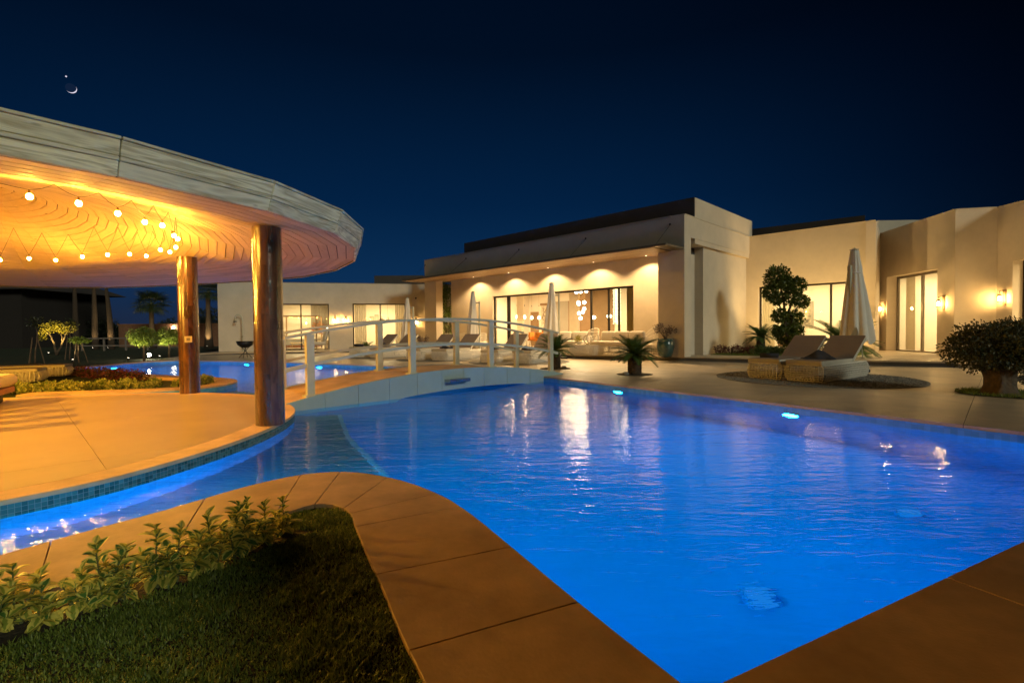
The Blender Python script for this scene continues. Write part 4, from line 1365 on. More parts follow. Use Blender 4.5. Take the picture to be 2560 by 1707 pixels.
# globe cluster, pendants, lit crystal column
globes = thing('globe_chandelier', 'cluster of ten white glass globe lamps hanging in the living room', 'chandelier', HW(-6.5, 3.0, 3.29))
for (u, z) in ((-6.79, 2.87), (-6.49, 2.87), (-6.21, 2.88), (-6.66, 2.37), (-6.55, 2.30), (-6.33, 2.36), (-6.4, 2.07), (-6.68, 1.87), (-6.43, 1.92), (-6.5, 1.63)):
    v = 3.0 + rr.uniform(-.12, .12)
    gl = MB().sphere(HW(u, v, z), 0.085, 12, 8).build('globe', M['globe'], globes, True, world=True)
    MB().tube([HW(u, v, z + 0.085), HW(u, v, 3.29)], 0.004, 4).build('cord', M['brass'], gl)
for k, (u, z) in enumerate(((-11.65, 1.84), (-11.06, 1.82), (-10.53, 1.77), (-10.01, 1.76))):
    lab = ('leftmost', 'second from left', 'third from left', 'rightmost')[k] + ' of four small pendant lamps over the dining table'
    t = thing('pendant_lamp', lab, 'pendant lamp', HW(u, 4.0, z), 0, 'dining pendants')
    MB().lathe([(0.001, -0.10), (0.05, -0.09), (0.075, -0.03), (0.06, 0.03), (0.025, 0.09)], 12).build('shade', M['pendant_bulb'], t, True)
    MB().lathe([(0.026, 0.09), (0.022, 0.15), (0.006, 0.16)], 10).build('cap', M['brass'], t, True)
    MB().tube([(0, 0, 0.16), (0, 0, 3.28 - z)], 0.004, 4).build('cord', M['brass'], t)
    MB().box((0, 0, 0.62), (0.03, 0.03, 0.07)).build('cord_grip', M['black_iron'], t)
for k, (u, z) in enumerate(((-5.8, 1.65), (-4.94, 1.68))):
    t = thing('floor_lamp', ('left', 'right')[k] + ' globe floor lamp behind the sliding door panes', 'floor lamp', HW(u, 3.0, 0.153), 0, 'globe floor lamps')
    MB().lathe([(0.14, 0), (0.14, 0.02), (0.012, 0.03), (0.012, z - 0.26)], 14).build('stand', M['black_iron'], t, True)
    MB().sphere((0, 0, z - 0.15), 0.10, 12, 8, (1.2, 1.2, 0.8)).build('globe', M['globe'], t, True)
cr = thing('crystal_lamp', 'tall lit column of hanging crystal strands beside the gold curtain', 'chandelier', HW(-4.15, 2.5, 3.29))
for k in range(9):
    u = -4.32 + 0.075 * (k % 5) + (0.03 if k > 4 else 0); v = 2.4 + 0.12 * (k // 5)
    m = MB()
    z = 3.2
    while z > 1.25 + 0.2 * rr.random():
        m.sphere(HW(u + rr.uniform(-.015, .015), v, z), 0.026, 5, 3); z -= 0.062
    m.build('strand', M['crystal_lit'], cr, world=True)

# dining table and chairs
dt = thing('dining_table', 'round white dining table with terracotta vases in the living room', 'table', HW(-8.55, 3.1, 0.153))
MB().lathe([(0.60, 0.72), (0.62, 0.735), (0.60, 0.75)], 28).build('tabletop', M['cushion'], dt, True)
MB().lathe([(0.32, 0), (0.30, 0.03), (0.08, 0.1), (0.08, 0.72)], 18).build('pedestal', M['brown_panel'], dt, True)
for k, (dx, dy, s) in enumerate(((-0.25, 0, 1.0), (0.05, 0.12, 0.8), (0.32, 0.0, 0.7))):
    v = thing('vase', ('largest', 'middle', 'smallest')[k] + ' terracotta vase on the dining table', 'vase', (HW(-8.55, 3.1)[0] + dx, HW(-8.55, 3.1)[1] + dy, 0.903), 0, 'vases on the dining table')
    MB().lathe([(0.05 * s, 0), (0.11 * s, 0.07 * s), (0.12 * s, 0.14 * s), (0.05 * s, 0.22 * s), (0.035 * s, 0.27 * s), (0.05 * s, 0.30 * s)], 16).build('body', M['terracotta'], v, True)
def shell_chair(u, v, rz, label):
    t = thing('dining_chair', label, 'chair', HW(u, v, 0.153), rz, 'orange dining chairs')
    MB().box((0, 0, 0.45), (0.48, 0.46, 0.08)).build('seat', M['orange_fabric'], t)
    bk = MB(); vs = []; fs = []
    for k in range(9):
        a = lerp(R(200), R(340), k / 8)
        for z, r in ((0.44, 0.25), (0.62, 0.29), (0.84, 0.27)): vs.append((r * math.cos(a), r * math.sin(a), z))
    for k in range(8):
        for j in range(2): fs.append((3 * k + j, 3 * k + 3 + j, 3 * k + 4 + j, 3 * k + 1 + j))
    o = bk.add(vs, fs).build('backrest', M['orange_fabric'], t, True)
    sm = o.modifiers.new('thick', 'SOLIDIFY'); sm.thickness = 0.05
    for x, y in ((-.2, -.18), (.2, -.18), (.2, .18), (-.2, .18)): MB().tube([(x * .7, y * .7, .42), (x, y, 0)], 0.014, 6).build('leg', M['brass'], t)
    return t
shell_chair(-8.3, 2.15, HA, 'orange dining chair nearest the door with its back to the pool')
shell_chair(-7.75, 2.5, HA + 0.5, 'right hand orange dining chair turned to the round table')
shell_chair(-9.4, 2.9, HA - 1.3, 'orange dining chair half hidden at the left of the round table')

# bedroom of the far wing
bed = thing('four_poster_bed', 'four poster bed with thin brown frame in the far left room', 'bed', LW(4.0, -2.6, 0.11))
for s, d in ((2.6, -1.6), (4.6, -1.6), (2.6, -3.6), (4.6, -3.6)):
    MB().bar(LW(s, d, 0.11), LW(s, d, 2.05), 0.06, 0.06, (0, 1, 0)).build('post', M['brown_panel'], bed, world=True)
for p, q in (((2.6, -1.6), (4.6, -1.6)), ((2.6, -3.6), (4.6, -3.6)), ((2.6, -1.6), (2.6, -3.6)), ((4.6, -1.6), (4.6, -3.6))):
    MB().bar(LW(*p, 2.02), LW(*q, 2.02), 0.05, 0.05).build('top_rail', M['brown_panel'], bed, world=True)
MB().hexa([LW(2.65, -1.65, .35), LW(4.55, -1.65, .35), LW(4.55, -3.55, .35), LW(2.65, -3.55, .35)], [LW(2.65, -1.65, .72), LW(4.55, -1.65, .72), LW(4.55, -3.55, .72), LW(2.65, -3.55, .72)]).build('mattress', M['cushion'], bed, world=True)
MB().hexa([LW(2.62, -1.62, .2), LW(4.58, -1.62, .2), LW(4.58, -3.58, .2), LW(2.62, -3.58, .2)], [LW(2.62, -1.62, .349), LW(4.58, -1.62, .349), LW(4.58, -3.58, .349), LW(2.62, -3.58, .349)]).build('bed_frame', M['wood_red'], bed, world=True)
ba = thing('branch_decoration', 'brown branching driftwood hung behind the bed', 'decoration', LW(4.2, -4.2, 1.2))
tw = MB()
for k in range(9):
    x0, z0_ = 3.9 + rr.uniform(0, .5), 1.75 - 0.08 * k
    tw.tube([LW(x0, -4.05, z0_), LW(x0 + .2, -4.05, z0_ - .1 + rr.uniform(-.1, .15)), LW(x0 + .5, -4.05, z0_ - .25)], [0.04, 0.03, 0.012], 5)
tw.build('branches', M['wood_red'], ba, world=True)
lampb = thing('table_lamp', 'bedside lamp with a lit white shade at the window edge', 'table lamp', LW(5.25, -1.8, 0.11))
MB().box((0, 0, .25), (.4, .4, .5)).build('stand', M['cushion'], lampb)
MB().lathe([(0.015, .5), (0.015, 1.1)], 8).build('stem', M['brass'], lampb)
MB().lathe([(0.14, 1.1), (0.11, 1.36)], 16).build('shade', M['shade_lit'], lampb, True)
for k, (s, z) in enumerate(((8.25, 1.86), (8.6, 1.8))):
    t = thing('cone_pendant', ('left', 'right')[k] + ' cone pendant lamp in the far right window', 'pendant lamp', LW(s, -1.6, z), 0, 'cone pendants')
    MB().lathe([(0.15, -0.12), (0.10, 0.0), (0.035, 0.16), (0.02, 0.22)], 16).build('shade', M['cushion'], t, True)
    MB().lathe([(0.001, -0.115), (0.13, -0.11)], 14).build('bulb', M['globe'], t)
    MB().tube([(0, 0, 0.22), (0, 0, 2.93 - z)], 0.005, 4).build('cord', M['black_iron'], t)
for k, (s, z) in enumerate(((7.75, 1.85), (8.05, 1.95))):
    f = thing('picture_frame', ('lower', 'upper')[k] + ' small framed picture on the back wall of the far right room', 'picture', LW(s - 0.2, -3.96, z))
    box_on(MB(), lw, s - .3, s - .06, z - .2, z + .2, -3.98, -3.95).build('frame', M['brown_panel'], f, world=True)
    box_on(MB(), lw, s - .27, s - .09, z - .17, z + .17, -3.95, -3.945).build('print', M['art'], f, world=True)

# picture in the room behind the topiary, screen and armchair in the door room
f = thing('picture_frame', 'large framed abstract picture in the room behind the topiary', 'picture', w1.at(1.5, 1.2, -3.9))
box_on(MB(), w1, .55, 1.55, 1.15, 2.3, -3.99, -3.94).build('frame', M['grey_panel'], f, world=True)
box_on(MB(), w1, .65, 1.45, 1.25, 2.2, -3.94, -3.93).build('print', surf('abstract_print', (0.34, 0.30, 0.22), 0.6, 0.9, 5), f, world=True)
sd = thing('sideboard', 'low brown sideboard inside the window behind the topiary', 'sideboard', w1.at(1.0, 0.16, -2.6))
box_on(MB(), w1, .5, 1.6, .26, .75, -2.9, -2.5).build('body', M['brown_panel'], sd, world=True)
for a in (.6, 1.5): box_on(MB(), w1, a - .03, a + .03, .161, .26, -2.8, -2.6).build('leg', M['black_iron'], sd, world=True)
wall_item('screen', 'grey wall screen in the room with the tall glass door', 'screen', w2, 1.2, 3.5, 1.4, 2.3, 4.1, 4.17, M['screen'])
ac = thing('armchair', 'white tub armchair inside the tall glass door', 'armchair', w2.at(2.0, 0.165, -2.2))
MB().lathe([(0.36, 0.08), (0.40, 0.2), (0.40, 0.42), (0.30, 0.44)], 20).build('seat', M['cushion'], ac, True)
bk = MB(); vs = []; fs = []
for k in range(13):
    a = lerp(R(-20), R(200), k / 12)
    for z, r in ((0.3, 0.40), (0.6, 0.44), (0.86, 0.42)): vs.append((r * math.cos(a), r * math.sin(a), z))
for k in range(12):
    for j in range(2): fs.append((3 * k + j, 3 * k + 3 + j, 3 * k + 4 + j, 3 * k + 1 + j))
o = bk.add(vs, fs).build('backrest', M['cushion'], ac, True); sm = o.modifiers.new('thick', 'SOLIDIFY'); sm.thickness = 0.09
MB().lathe([(0.30, 0.0), (0.30, 0.08)], 16).build('plinth', M['brown_panel'], ac)

# ================================================================== outdoor furniture
def rounded_rect(lx, ly, r, n=5):
    pts = []
    for cx_, cy_, a0 in ((lx / 2 - r, ly / 2 - r, 0), (-lx / 2 + r, ly / 2 - r, 90), (-lx / 2 + r, -ly / 2 + r, 180), (lx / 2 - r, -ly / 2 + r, 270)):
        for k in range(n + 1):
            a = R(a0 + 90 * k / n)
            pts.append((cx_ + r * math.cos(a), cy_ + r * math.sin(a)))
    return pts
def resample(loop, step):
    out = []
    n = len(loop)
    acc = 0.0
    for i in range(n):
        a, b = loop[i], loop[(i + 1) % n]
        L = math.dist(a, b)
        while acc <= L:
            t = acc / L if L else 0
            out.append((lerp(a[0], b[0], t), lerp(a[1], b[1], t)))
            acc += step
        acc -= L
    return out
def lattice(m, lx, ly, z0, z1, rows, step, bulge=0.05, r=0.10, th=0.0105, c=(0, 0), diag=True):
    """woven band round a rounded rectangle"""
    loop = resample(rounded_rect(lx - 2 * bulge, ly - 2 * bulge, r), step)
    n = len(loop)
    nrm = []
    for i in range(n):
        a, b = loop[i - 1], loop[(i + 1) % n]
        dx, dy = b[0] - a[0], b[1] - a[1]
        L = math.hypot(dx, dy) or 1
        nrm.append((dy / L, -dx / L))
    def pt(i, t, extra=0.0):
        o = bulge * math.sin(math.pi * t) ** 0.7 + extra
        i %= n
        return (c[0] + loop[i][0] + nrm[i][0] * o, c[1] + loop[i][1] + nrm[i][1] * o, lerp(z0, z1, t))
    for j in range(rows + 1):
        t = 0.03 + 0.94 * j / rows
        vs, fs = [], []
        for i in range(n):
            x, y, z = pt(i, t)
            q = nrm[i]
            vs += [(x - q[0] * th, y - q[1] * th, z), (x, y, z - th), (x + q[0] * th, y + q[1] * th, z), (x, y, z + th)]
        for i in range(n):
            a, b = 4 * i, 4 * ((i + 1) % n)
            for k in range(4): fs.append((a + k, b + k, b + (k + 1) % 4, a + (k + 1) % 4))
        m.add(vs, fs)
    for i in range(n):
        m.tube([pt(i, t / 6, 0.004) for t in range(7)], th * 0.85, 4, False)
        if diag and i % 2 == 0: m.tube([pt(i, 0.0), pt(i + 1, 0.5), pt(i, 1.0)], th * 0.6, 3, False)
    return m

LB_L, LB_W = 2.45, 0.78
lat_me = lattice(MB(), LB_L, LB_W, 0.02, 0.345, 7, 0.062).mesh('wicker_base', M['wicker'])
top_me = MB().prism(rounded_rect(LB_L - 0.12, LB_W - 0.12, 0.08), 0.33, 0.35).mesh('base_top', M['wicker'])
def pad_mesh(L, W, T, name, mat):
    m = MB().prism(rounded_rect(L, W, 0.03, 3), 0, T)
    return m.mesh(name, mat)
seat_me = pad_mesh(1.52, 0.70, 0.085, 'mattress', [M['mattress_side'], M['mattress']])
seat_me.polygons[1].material_index = 1
back_me = pad_mesh(0.88, 0.70, 0.075, 'backrest', [M['mattress_side'], M['mattress']])
back_me.polygons[1].material_index = 1
prop_me = MB().tube([(0, 0, 0), (0.10, 0, -0.34)], 0.011, 6).mesh('prop', M['white_metal'])
def lounger(x, y, ang, label, group, back=33, z=0.0, head_dark=None):
    """x, y: middle of the base; ang: direction from foot to head"""
    t = thing('sun_lounger', label, 'sun lounger', (x, y, z), ang, group)
    link('wicker_base', lat_me, t)
    link('base_top', top_me, t)
    link('mattress', seat_me, t, (-0.43, 0, 0.352))
    b = link('backrest', back_me, t, (0.36 + 0.44 * math.cos(R(back)), 0, 0.36 + 0.44 * math.sin(R(back))), (0, -R(back), 0))
    for sy_ in (-0.28, 0.28): link('prop', prop_me, b, (0.30, sy_, -0.002), (0, R(back), 0))
    return t
def towel(x, y, z, ang, label, mat, L=0.42, r=0.075):
    t = thing('rolled_towel', label, 'towel', (x, y, z + r), ang, 'rolled towels')
    m = MB()
    vs, fs = [], []
    N_ = 26
    for k in range(N_ + 1):                      # a spiral sheet
        a = 2 * math.pi * 2.4 * k / N_; q = r * (1 - 0.72 * k / N_)
        for s in (-1, 1): vs.append((q * math.cos(a), s * (L / 2) * (1 + 0.03 * math.sin(3 * a)), q * math.sin(a)))
    for k in range(N_): fs.append((2 * k, 2 * k + 1, 2 * k + 3, 2 * k + 2))
    o = m.add(vs, fs).build('roll', mat, t, True)
    sm = o.modifiers.new('thick', 'SOLIDIFY'); sm.thickness = 0.016
    return t

# front pair on the right with its gravel disc
def disc(name, label, cat, x, y, r, mat, z=0.004, kind=None, n=56, wob=0.03, seed=1):
    q = random.Random(seed)
    pts = [(x + r * (1 + q.uniform(-wob, wob)) * math.cos(2 * math.pi * k / n), y + r * (1 + q.uniform(-wob, wob)) * math.sin(2 * math.pi * k / n)) for k in range(n)]
    o = MB().prism(pts, z - 0.003, z + 0.004).build(name, mat)
    return tag(o, label, cat, kind=kind)
def pebbles(name, x, y, r, count, seed):
    q = random.Random(seed)
    m = MB()
    for k in range(count):
        a, d = q.uniform(0, 2 * math.pi), r * math.sqrt(q.random())
        s = q.uniform(0.012, 0.035)
        px, py = x + d * math.cos(a), y + d * math.sin(a)
        e = [(s * math.cos(t) * q.uniform(.7, 1.3), s * math.sin(t) * q.uniform(.7, 1.3)) for t in (0, 1.3, 2.5, 3.8, 5.0)]
        n0 = [(px + ex_, py + ey_, 0.006) for ex_, ey_ in e]
        m.add(n0 + [(px, py, 0.006 + s * 0.7)], [(i, (i + 1) % 5, 5) for i in range(5)])
    o = m.build(name, M['gravel'])
    return tag(o, kind='stuff')
tag(disc('gravel_circle', None, None, 6.55, 10.75, 1.95, M['gravel'], 0.006, wob=0.01), kind='structure')
pebbles('gravel', 6.55, 10.75, 1.9, 2600, 3)
RA = math.atan2(0.593, 0.806)
ca, sa = math.cos(RA), math.sin(RA)
def RW(a, b): return (6.06 + ca * a - sa * b, 9.62 + sa * a + ca * b)
lounger(*RW(1.24, 0.40), RA, 'near wicker lounger of the right pair with a crumpled dark towel', 'sun loungers on the deck', 34)
lounger(*RW(1.24, 1.20), RA, 'far wicker lounger of the right pair with a rolled towel at its foot', 'sun loungers on the deck', 34)
towel(*RW(0.34, 1.22), 0.438, RA + 0.2, 'rolled dark and pale towel on the far right lounger', M['towel'], 0.36, 0.06)
def crumple(x, y, z, label, s=1.0, seed=2):
    q = random.Random(seed)
    t = thing('crumpled_towel', label, 'towel', (x, y, z), q.uniform(0, 3))
    m = MB()
    N_ = 14
    vs, fs = [], []
    for i in range(N_ + 1):
        for j in range(N_ + 1):
            u, v = i / N_ * 2 - 1, j / N_ * 2 - 1
            edge = max(abs(u), abs(v))
            h = (1 - edge ** 3) * (0.09 + 0.05 * math.sin(4.1 * u + seed) + 0.045 * math.sin(5.3 * v + 2 * u)) + 0.004
            vs.append((u * 0.26 * s + 0.02 * math.sin(6 * v), v * 0.17 * s + 0.02 * math.sin(7 * u), max(0.003, h * s)))
    for i in range(N_):
        for j in range(N_): fs.append((i * (N_ + 1) + j, (i + 1) * (N_ + 1) + j, (i + 1) * (N_ + 1) + j + 1, i * (N_ + 1) + j + 1))
    m.add(vs, fs).build('cloth', M['towel'], t, True)
    return t
crumple(*RW(0.78, 0.42), 0.438, 'crumpled dark towel on the near right lounger', 1.1)

def MP(front, ang, a, b): return (front[0] + math.cos(ang) * a - math.sin(ang) * b, front[1] + math.sin(ang) * a + math.cos(ang) * b)
G_ = 'sun loungers on the deck'
for k, (fr, an, nm) in enumerate((((0.62, 15.75), R(61), 'nearest'), ((-2.35, 17.75), R(60), 'middle'), ((-5.3, 20.0), R(58), 'farthest'))):
    cx_, cy_ = MP(fr, an, 1.1, 1.05)
    tag(disc('gravel_circle', None, None, cx_, cy_, 1.75, M['gravel'], 0.006, wob=0.01), kind='structure')
    for q, off in enumerate((0.40, 1.62)):
        p = MP(fr, an, 1.24, off)
        lounger(*p, an, ('right', 'left')[q] + ' lounger of the ' + nm + ' pair behind the bridge railing', G_, 38)
    crumple(*MP(fr, an, 0.55, 0.42), 0.438, 'dark towel on the right lounger of the ' + nm + ' pair', 1.0, 5 + k)
    towel(*MP(fr, an, 0.3, 1.62), 0.438, an + .3, 'rolled dark towel on the left lounger of the ' + nm + ' pair', M['towel'], 0.4, 0.07)
    # low dark side table between the heads
    t = thing('side_table', 'low dark side table at the head of the ' + nm + ' lounger pair', 'side table', (*MP(fr, an, 2.05, 1.02), 0), an, 'low side tables')
    MB().box((0, 0, 0.17), (0.4, 0.36, 0.05)).build('tabletop', M['black_iron'], t)
    for sx_, sy_ in ((-.16, -.14), (.16, -.14), (.16, .14), (-.16, .14)): MB().box((sx_, sy_, 0.0725), (0.03, 0.03, 0.144)).build('leg', M['black_iron'], t)

# lounger on the left lawn, feet to the right
LG = R(28)
lg1 = lounger(-12.45, 11.45, LG + math.pi, 'white wicker lounger on the left lawn behind the hedge', 'loungers on the lawn', 12, -0.03)
lg2 = lounger(-13.1, 12.9, LG + math.pi, 'second wicker lounger on the left lawn, farther back', 'loungers on the lawn', 12, -0.03)

for o in (lg1, lg2): o.scale = (1, 1, 0.72)

# closed umbrellas
def umbrella(x, y, side, label, H=2.95, s=1.0, seed=1, z=0.0, hem=0.8, dx=0.27):
    """side: direction in which the canopy hangs from its pole"""
    t = thing('closed_umbrella', label, 'umbrella', (x, y, z), side, 'closed umbrellas')
    bevel(MB().box((0, 0, 0.035), (0.62, 0.62, 0.07)).build('base_plate', M['black_iron'], t), 0.01)
    bevel(MB().box((0, 0, 0.07 + (H - 0.47) / 2), (0.065, 0.085, H - 0.47)).build('pole', M['white_metal'], t), 0.01)
    MB().bar((0, 0, H - 0.46), (dx - 0.05, 0, H - 0.46), 0.04, 0.05).build('arm', M['white_metal'], t)
    q = random.Random(seed)
    m = MB(); vs = []; fs = []
    prof = [(0.03, H - 0.01), (0.07, H - 0.03), (0.088, H - 0.22), (0.115, H - 0.45), (0.118, H - 0.62), (0.15, H - 0.9), (0.18, H - 1.2), (0.205, H - 1.5), (0.23, H - 1.8), (0.26, hem)]
    NA = 96
    for j, (r, zz) in enumerate(prof):
        f = j / (len(prof) - 1)
        for k in range(NA):
            a = 2 * math.pi * k / NA
            pl_ = 1 + (0.15 + 0.06 * math.sin(2 * a + seed)) * f ** 0.5 * math.cos(8 * a + 1.6 * f + 0.5 * math.sin(2 * a)) + 0.13 * f * math.sin(3 * a + 1.9 * f + seed) + 0.035 * math.sin(13 * a + 2 * f)
            hemz = zz + (0.16 * math.sin(3 * a + seed) + 0.10 * math.sin(7 * a)) * (f ** 6)
            sway = 0.05 * f * f
            vs.append((dx + r * s * pl_ * math.cos(a) + sway, r * s * pl_ * math.sin(a), hemz))
    for j in range(len(prof) - 1):
        for k in range(NA): fs.append((j * NA + k, j * NA + (k + 1) % NA, (j + 1) * NA + (k + 1) % NA, (j + 1) * NA + k))
    o = m.add(vs, fs).build('canopy', M['canvas'], t, True)
    MB().lathe([(0.10, H - 0.012), (0.10, H), (0.02, H + 0.02), (0.02, H + 0.04)], 14, (dx, 0, 0)).build('finial', M['white_metal'], t, True)
    MB().lathe([(0.118 * s, H - 0.60), (0.132 * s, H - 0.585), (0.118 * s, H - 0.57)], 20, (dx, 0, 0)).build('strap', M['canvas'], t, True)
    return t
umbrella(8.34, 12.25, 0.35, 'closed white umbrella behind the right pair of loungers', 3.02, 1.2, 3, hem=0.85, dx=0.16)
umbrella(1.80, 18.95, math.pi - 0.1, 'closed umbrella beside the nearest lounger pair, tallest behind the bridge', 2.88, 1.1, 5, hem=0.55)
umbrella(-1.36, 20.9, math.pi - 0.1, 'closed umbrella above the middle lounger pair', 2.72, 1.0, 8, hem=0.5)
umbrella(-4.55, 22.9, math.pi - 0.1, 'closed umbrella in front of the far right window', 2.62, 1.0, 11, hem=0.5)

# lounge set on the terrace
def cushion(name, size, parent, loc, rot=(0, 0, 0), mat='cushion'):
    o = MB().box((0, 0, 0), size).build(name, M[mat], parent, True, loc=loc, rot=rot)
    b = o.modifiers.new('bevel', 'BEVEL'); b.width = min(size) * 0.42; b.segments = 4; b.limit_method = 'NONE'
    return o
def sofa(u, v, L, label, rz, backs, group=None):
    t = thing('wicker_sofa', label, 'sofa', HW(u, v, 0.151), HA + rz, 'white lounge set')
    lattice(MB(), L, 0.85, 0.0, 0.36, 7, 0.07, 0.06, 0.16).build('wicker_base', M['wicker'], t)
    lattice(MB(), L * 0.98, 0.16, 0.36, 0.70, 6, 0.07, 0.02, 0.06, c=(0, 0.34)).build('wicker_back', M['wicker'], t)
    cushion('seat_cushion', (L * 0.94, 0.72, 0.16), t, (0, -0.04, 0.44))
    for k in range(backs): cushion('back_cushion', (L * 0.9 / backs, 0.18, 0.40), t, ((k - (backs - 1) / 2) * L * 0.92 / backs, 0.24, 0.68), (R(-12), 0, 0))
    return t
sofa(-4.75, -0.1, 1.5, 'white wicker sofa left of the coffee table on the terrace', 0.25, 2)
sofa(-2.35, -0.35, 2.1, 'long white wicker sofa right of the coffee table before the sliding doors', -0.1, 3)
ct = thing('coffee_table', 'low rounded wicker coffee table between the terrace sofas', 'coffee table', HW(-3.62, -0.55, 0.151), HA + .1)
lattice(MB(), 1.35, 0.75, 0.0, 0.36, 7, 0.07, 0.07, 0.2).build('wicker_base', M['wicker'], ct)
MB().prism(rounded_rect(1.28, 0.68, 0.2), 0.36, 0.385).build('tabletop', M['cushion'], ct)
for k, (dx, r) in enumerate(((0.08, 0.17), (0.30, 0.22))):
    t = thing('ring_sculpture', ('smaller', 'larger')[k] + ' white ring sculpture standing on the coffee table', 'sculpture', (*HW(-3.62 + dx, -0.55), 0.538), HA + 0.5 * k)
    pts = [(r * math.cos(2 * math.pi * q / 28 + 1.6), 0, r + 0.03 + r * math.sin(2 * math.pi * q / 28 + 1.6)) for q in range(25)]
    MB().tube(pts, 0.035, 8).build('ring', M['cushion'], t, True)
def tub_chair(x, y, z, rz, label, H=0.78, W=0.58, group='white wicker tub chairs'):
    t = thing('wicker_armchair', label, 'armchair', (x, y, z), rz, group)
    m = MB()
    N_ = 30
    def P_(k, j):
        a = lerp(R(-35), R(215), k / N_)
        top = lerp(0.52, 1.0, max(0.0, math.sin(lerp(0, math.pi, k / N_))) ** 0.8)
        f = j / 7
        return (W * 0.5 * math.cos(a) * (0.85 + .2 * f), W * 0.5 * math.sin(a) * (0.85 + .2 * f), lerp(0.04, H * top, f))
    for k in range(N_ + 1): m.tube([P_(k, j) for j in range(8)], 0.007, 4, False)
    for j in range(1, 8): m.tube([P_(k, j) for k in range(N_ + 1)], 0.007, 4, False)
    m.build('wicker_shell', M['wicker'], t)
    MB().lathe([(W * .40, 0.30), (W * .44, 0.36), (W * .40, 0.42)], 18).build('seat_cushion', M['cushion'], t, True)
    for a in (45, 135, 225, 315): MB().tube([(W * .4 * math.cos(R(a)), W * .4 * math.sin(R(a)), 0.32), (W * .42 * math.cos(R(a)), W * .42 * math.sin(R(a)), 0)], 0.012, 5).build('leg', M['wicker'], t)
    return t
tub_chair(*HW(-4.15, 0.55), 0.151, HA, 'high backed wicker armchair between the terrace sofas', 1.0)
tub_chair(*HW(-1.45, 0.45), 0.151, HA - .4, 'high backed wicker armchair at the right end of the terrace', 1.05)
for k, (u, v) in enumerate(((-12.9, -0.1), (-11.6, -0.05), (-10.6, 0.3), (-9.9, -0.15))):
    tub_chair(*HW(u, v), 0.151, HA + 0.3 * k, ('leftmost', 'second', 'third', 'rightmost')[k] + ' white wicker tub chair at the terrace dining table', 0.82, 0.66)
tt = thing('terrace_table', 'round white wicker dining table with a vase on the terrace', 'table', HW(-11.2, 0.25, 0.151))
lattice(MB(), 0.6, 0.6, 0, 0.7, 9, 0.08, 0.04, 0.29).build('wicker_base', M['wicker'], tt)
MB().lathe([(0.5, 0.70), (0.52, 0.715), (0.5, 0.73)], 24).build('tabletop', M['cushion'], tt, True)

# wooden armchairs before the far wing
def lounge_chair(s, d, rz, label):
    t = thing('garden_armchair', label, 'armchair', LW(s, d, 0.101), rz, 'wooden framed armchairs')
    cushion('seat_cushion', (0.56, 0.60, 0.14), t, (0, 0, 0.40), mat='cushion')
    cushion('back_cushion', (0.56, 0.16, 0.62), t, (0, 0.32, 0.74), (R(-14), 0, 0), 'cushion')
    for x in (-0.33, 0.33):
        MB().tube([(x, -0.32, 0), (x, -0.30, 0.60), (x, 0.30, 0.58)], 0.02, 6).build('arm_frame', M['grey_panel'], t)
        MB().tube([(x, 0.44, 0), (x, 0.30, 0.58), (x, 0.42, 1.0)], 0.02, 6).build('rear_frame', M['grey_panel'], t)
        MB().bar((x, -0.32, 0.31), (x, 0.38, 0.31), 0.03, 0.04).build('side_rail', M['grey_panel'], t)
    return t
lounge_chair(3.1, 1.0, math.atan2(LT[1], LT[0]) + R(70), 'left garden armchair before the bedroom window')
lounge_chair(5.1, 1.0, math.atan2(LT[1], LT[0]) - R(70), 'right garden armchair before the bedroom window')
gt = thing('garden_table', 'small slim metal table between the garden armchairs', 'table', LW(4.1, 1.1, 0.101), math.atan2(LT[1], LT[0]))
MB().box((0, 0, 0.44), (0.7, 0.42, 0.025)).build('tabletop', M['steel'], gt)
for x in (-.32, .32):
    for y in (-.18, .18): MB().box((x, y, 0.2135), (0.022, 0.022, 0.427)).build('leg', M['steel'], gt)

# outdoor shower and fire bowl
sh = thing('outdoor_shower', 'white goose neck outdoor shower on the far wing wall', 'shower', LW(1.25, 0.35, 0.101), math.atan2(LT[1], LT[0]))
MB().tube([(0, 0, 0), (0, 0, 1.72)] + [(-0.17 + 0.17 * math.cos(a), 0, 1.72 + 0.22 * math.sin(a)) for a in [math.pi * k / 8 for k in range(1, 9)]] + [(-0.34, 0, 1.60)], 0.026, 8).build('pipe', M['white_metal'], sh, True)
MB().lathe([(0.02, 0.06), (0.10, 0.0), (0.10, -0.015)], 16, (-0.34, 0, 1.55)).build('shower_head', M['steel'], sh, True)
MB().box((0, -0.03, 0.78), (0.05, 0.07, 0.06)).build('tap', M['steel'], sh)
MB().lathe([(0.10, 0), (0.10, 0.015), (0.03, 0.03)], 14).build('foot', M['white_metal'], sh, True)
fb = thing('fire_bowl', 'black iron fire bowl on crossed legs at the far pool edge', 'fire bowl', (-11.5, 21.35, 0.003))
MB().lathe([(0.001, 0.42), (0.15, 0.45), (0.30, 0.56), (0.36, 0.72), (0.345, 0.72), (0.28, 0.58), (0.001, 0.46)], 24).build('bowl', M['black_iron'], fb, True)
for a in (20, 110, 200, 290):
    ca_, sa_ = math.cos(R(a)), math.sin(R(a))
    MB().tube([(0.34 * ca_, 0.34 * sa_, 0.70), (-0.26 * ca_ - 0.05 * sa_, -0.26 * sa_ + 0.05 * ca_, 0)], 0.014, 6).build('leg', M['black_iron'], fb)

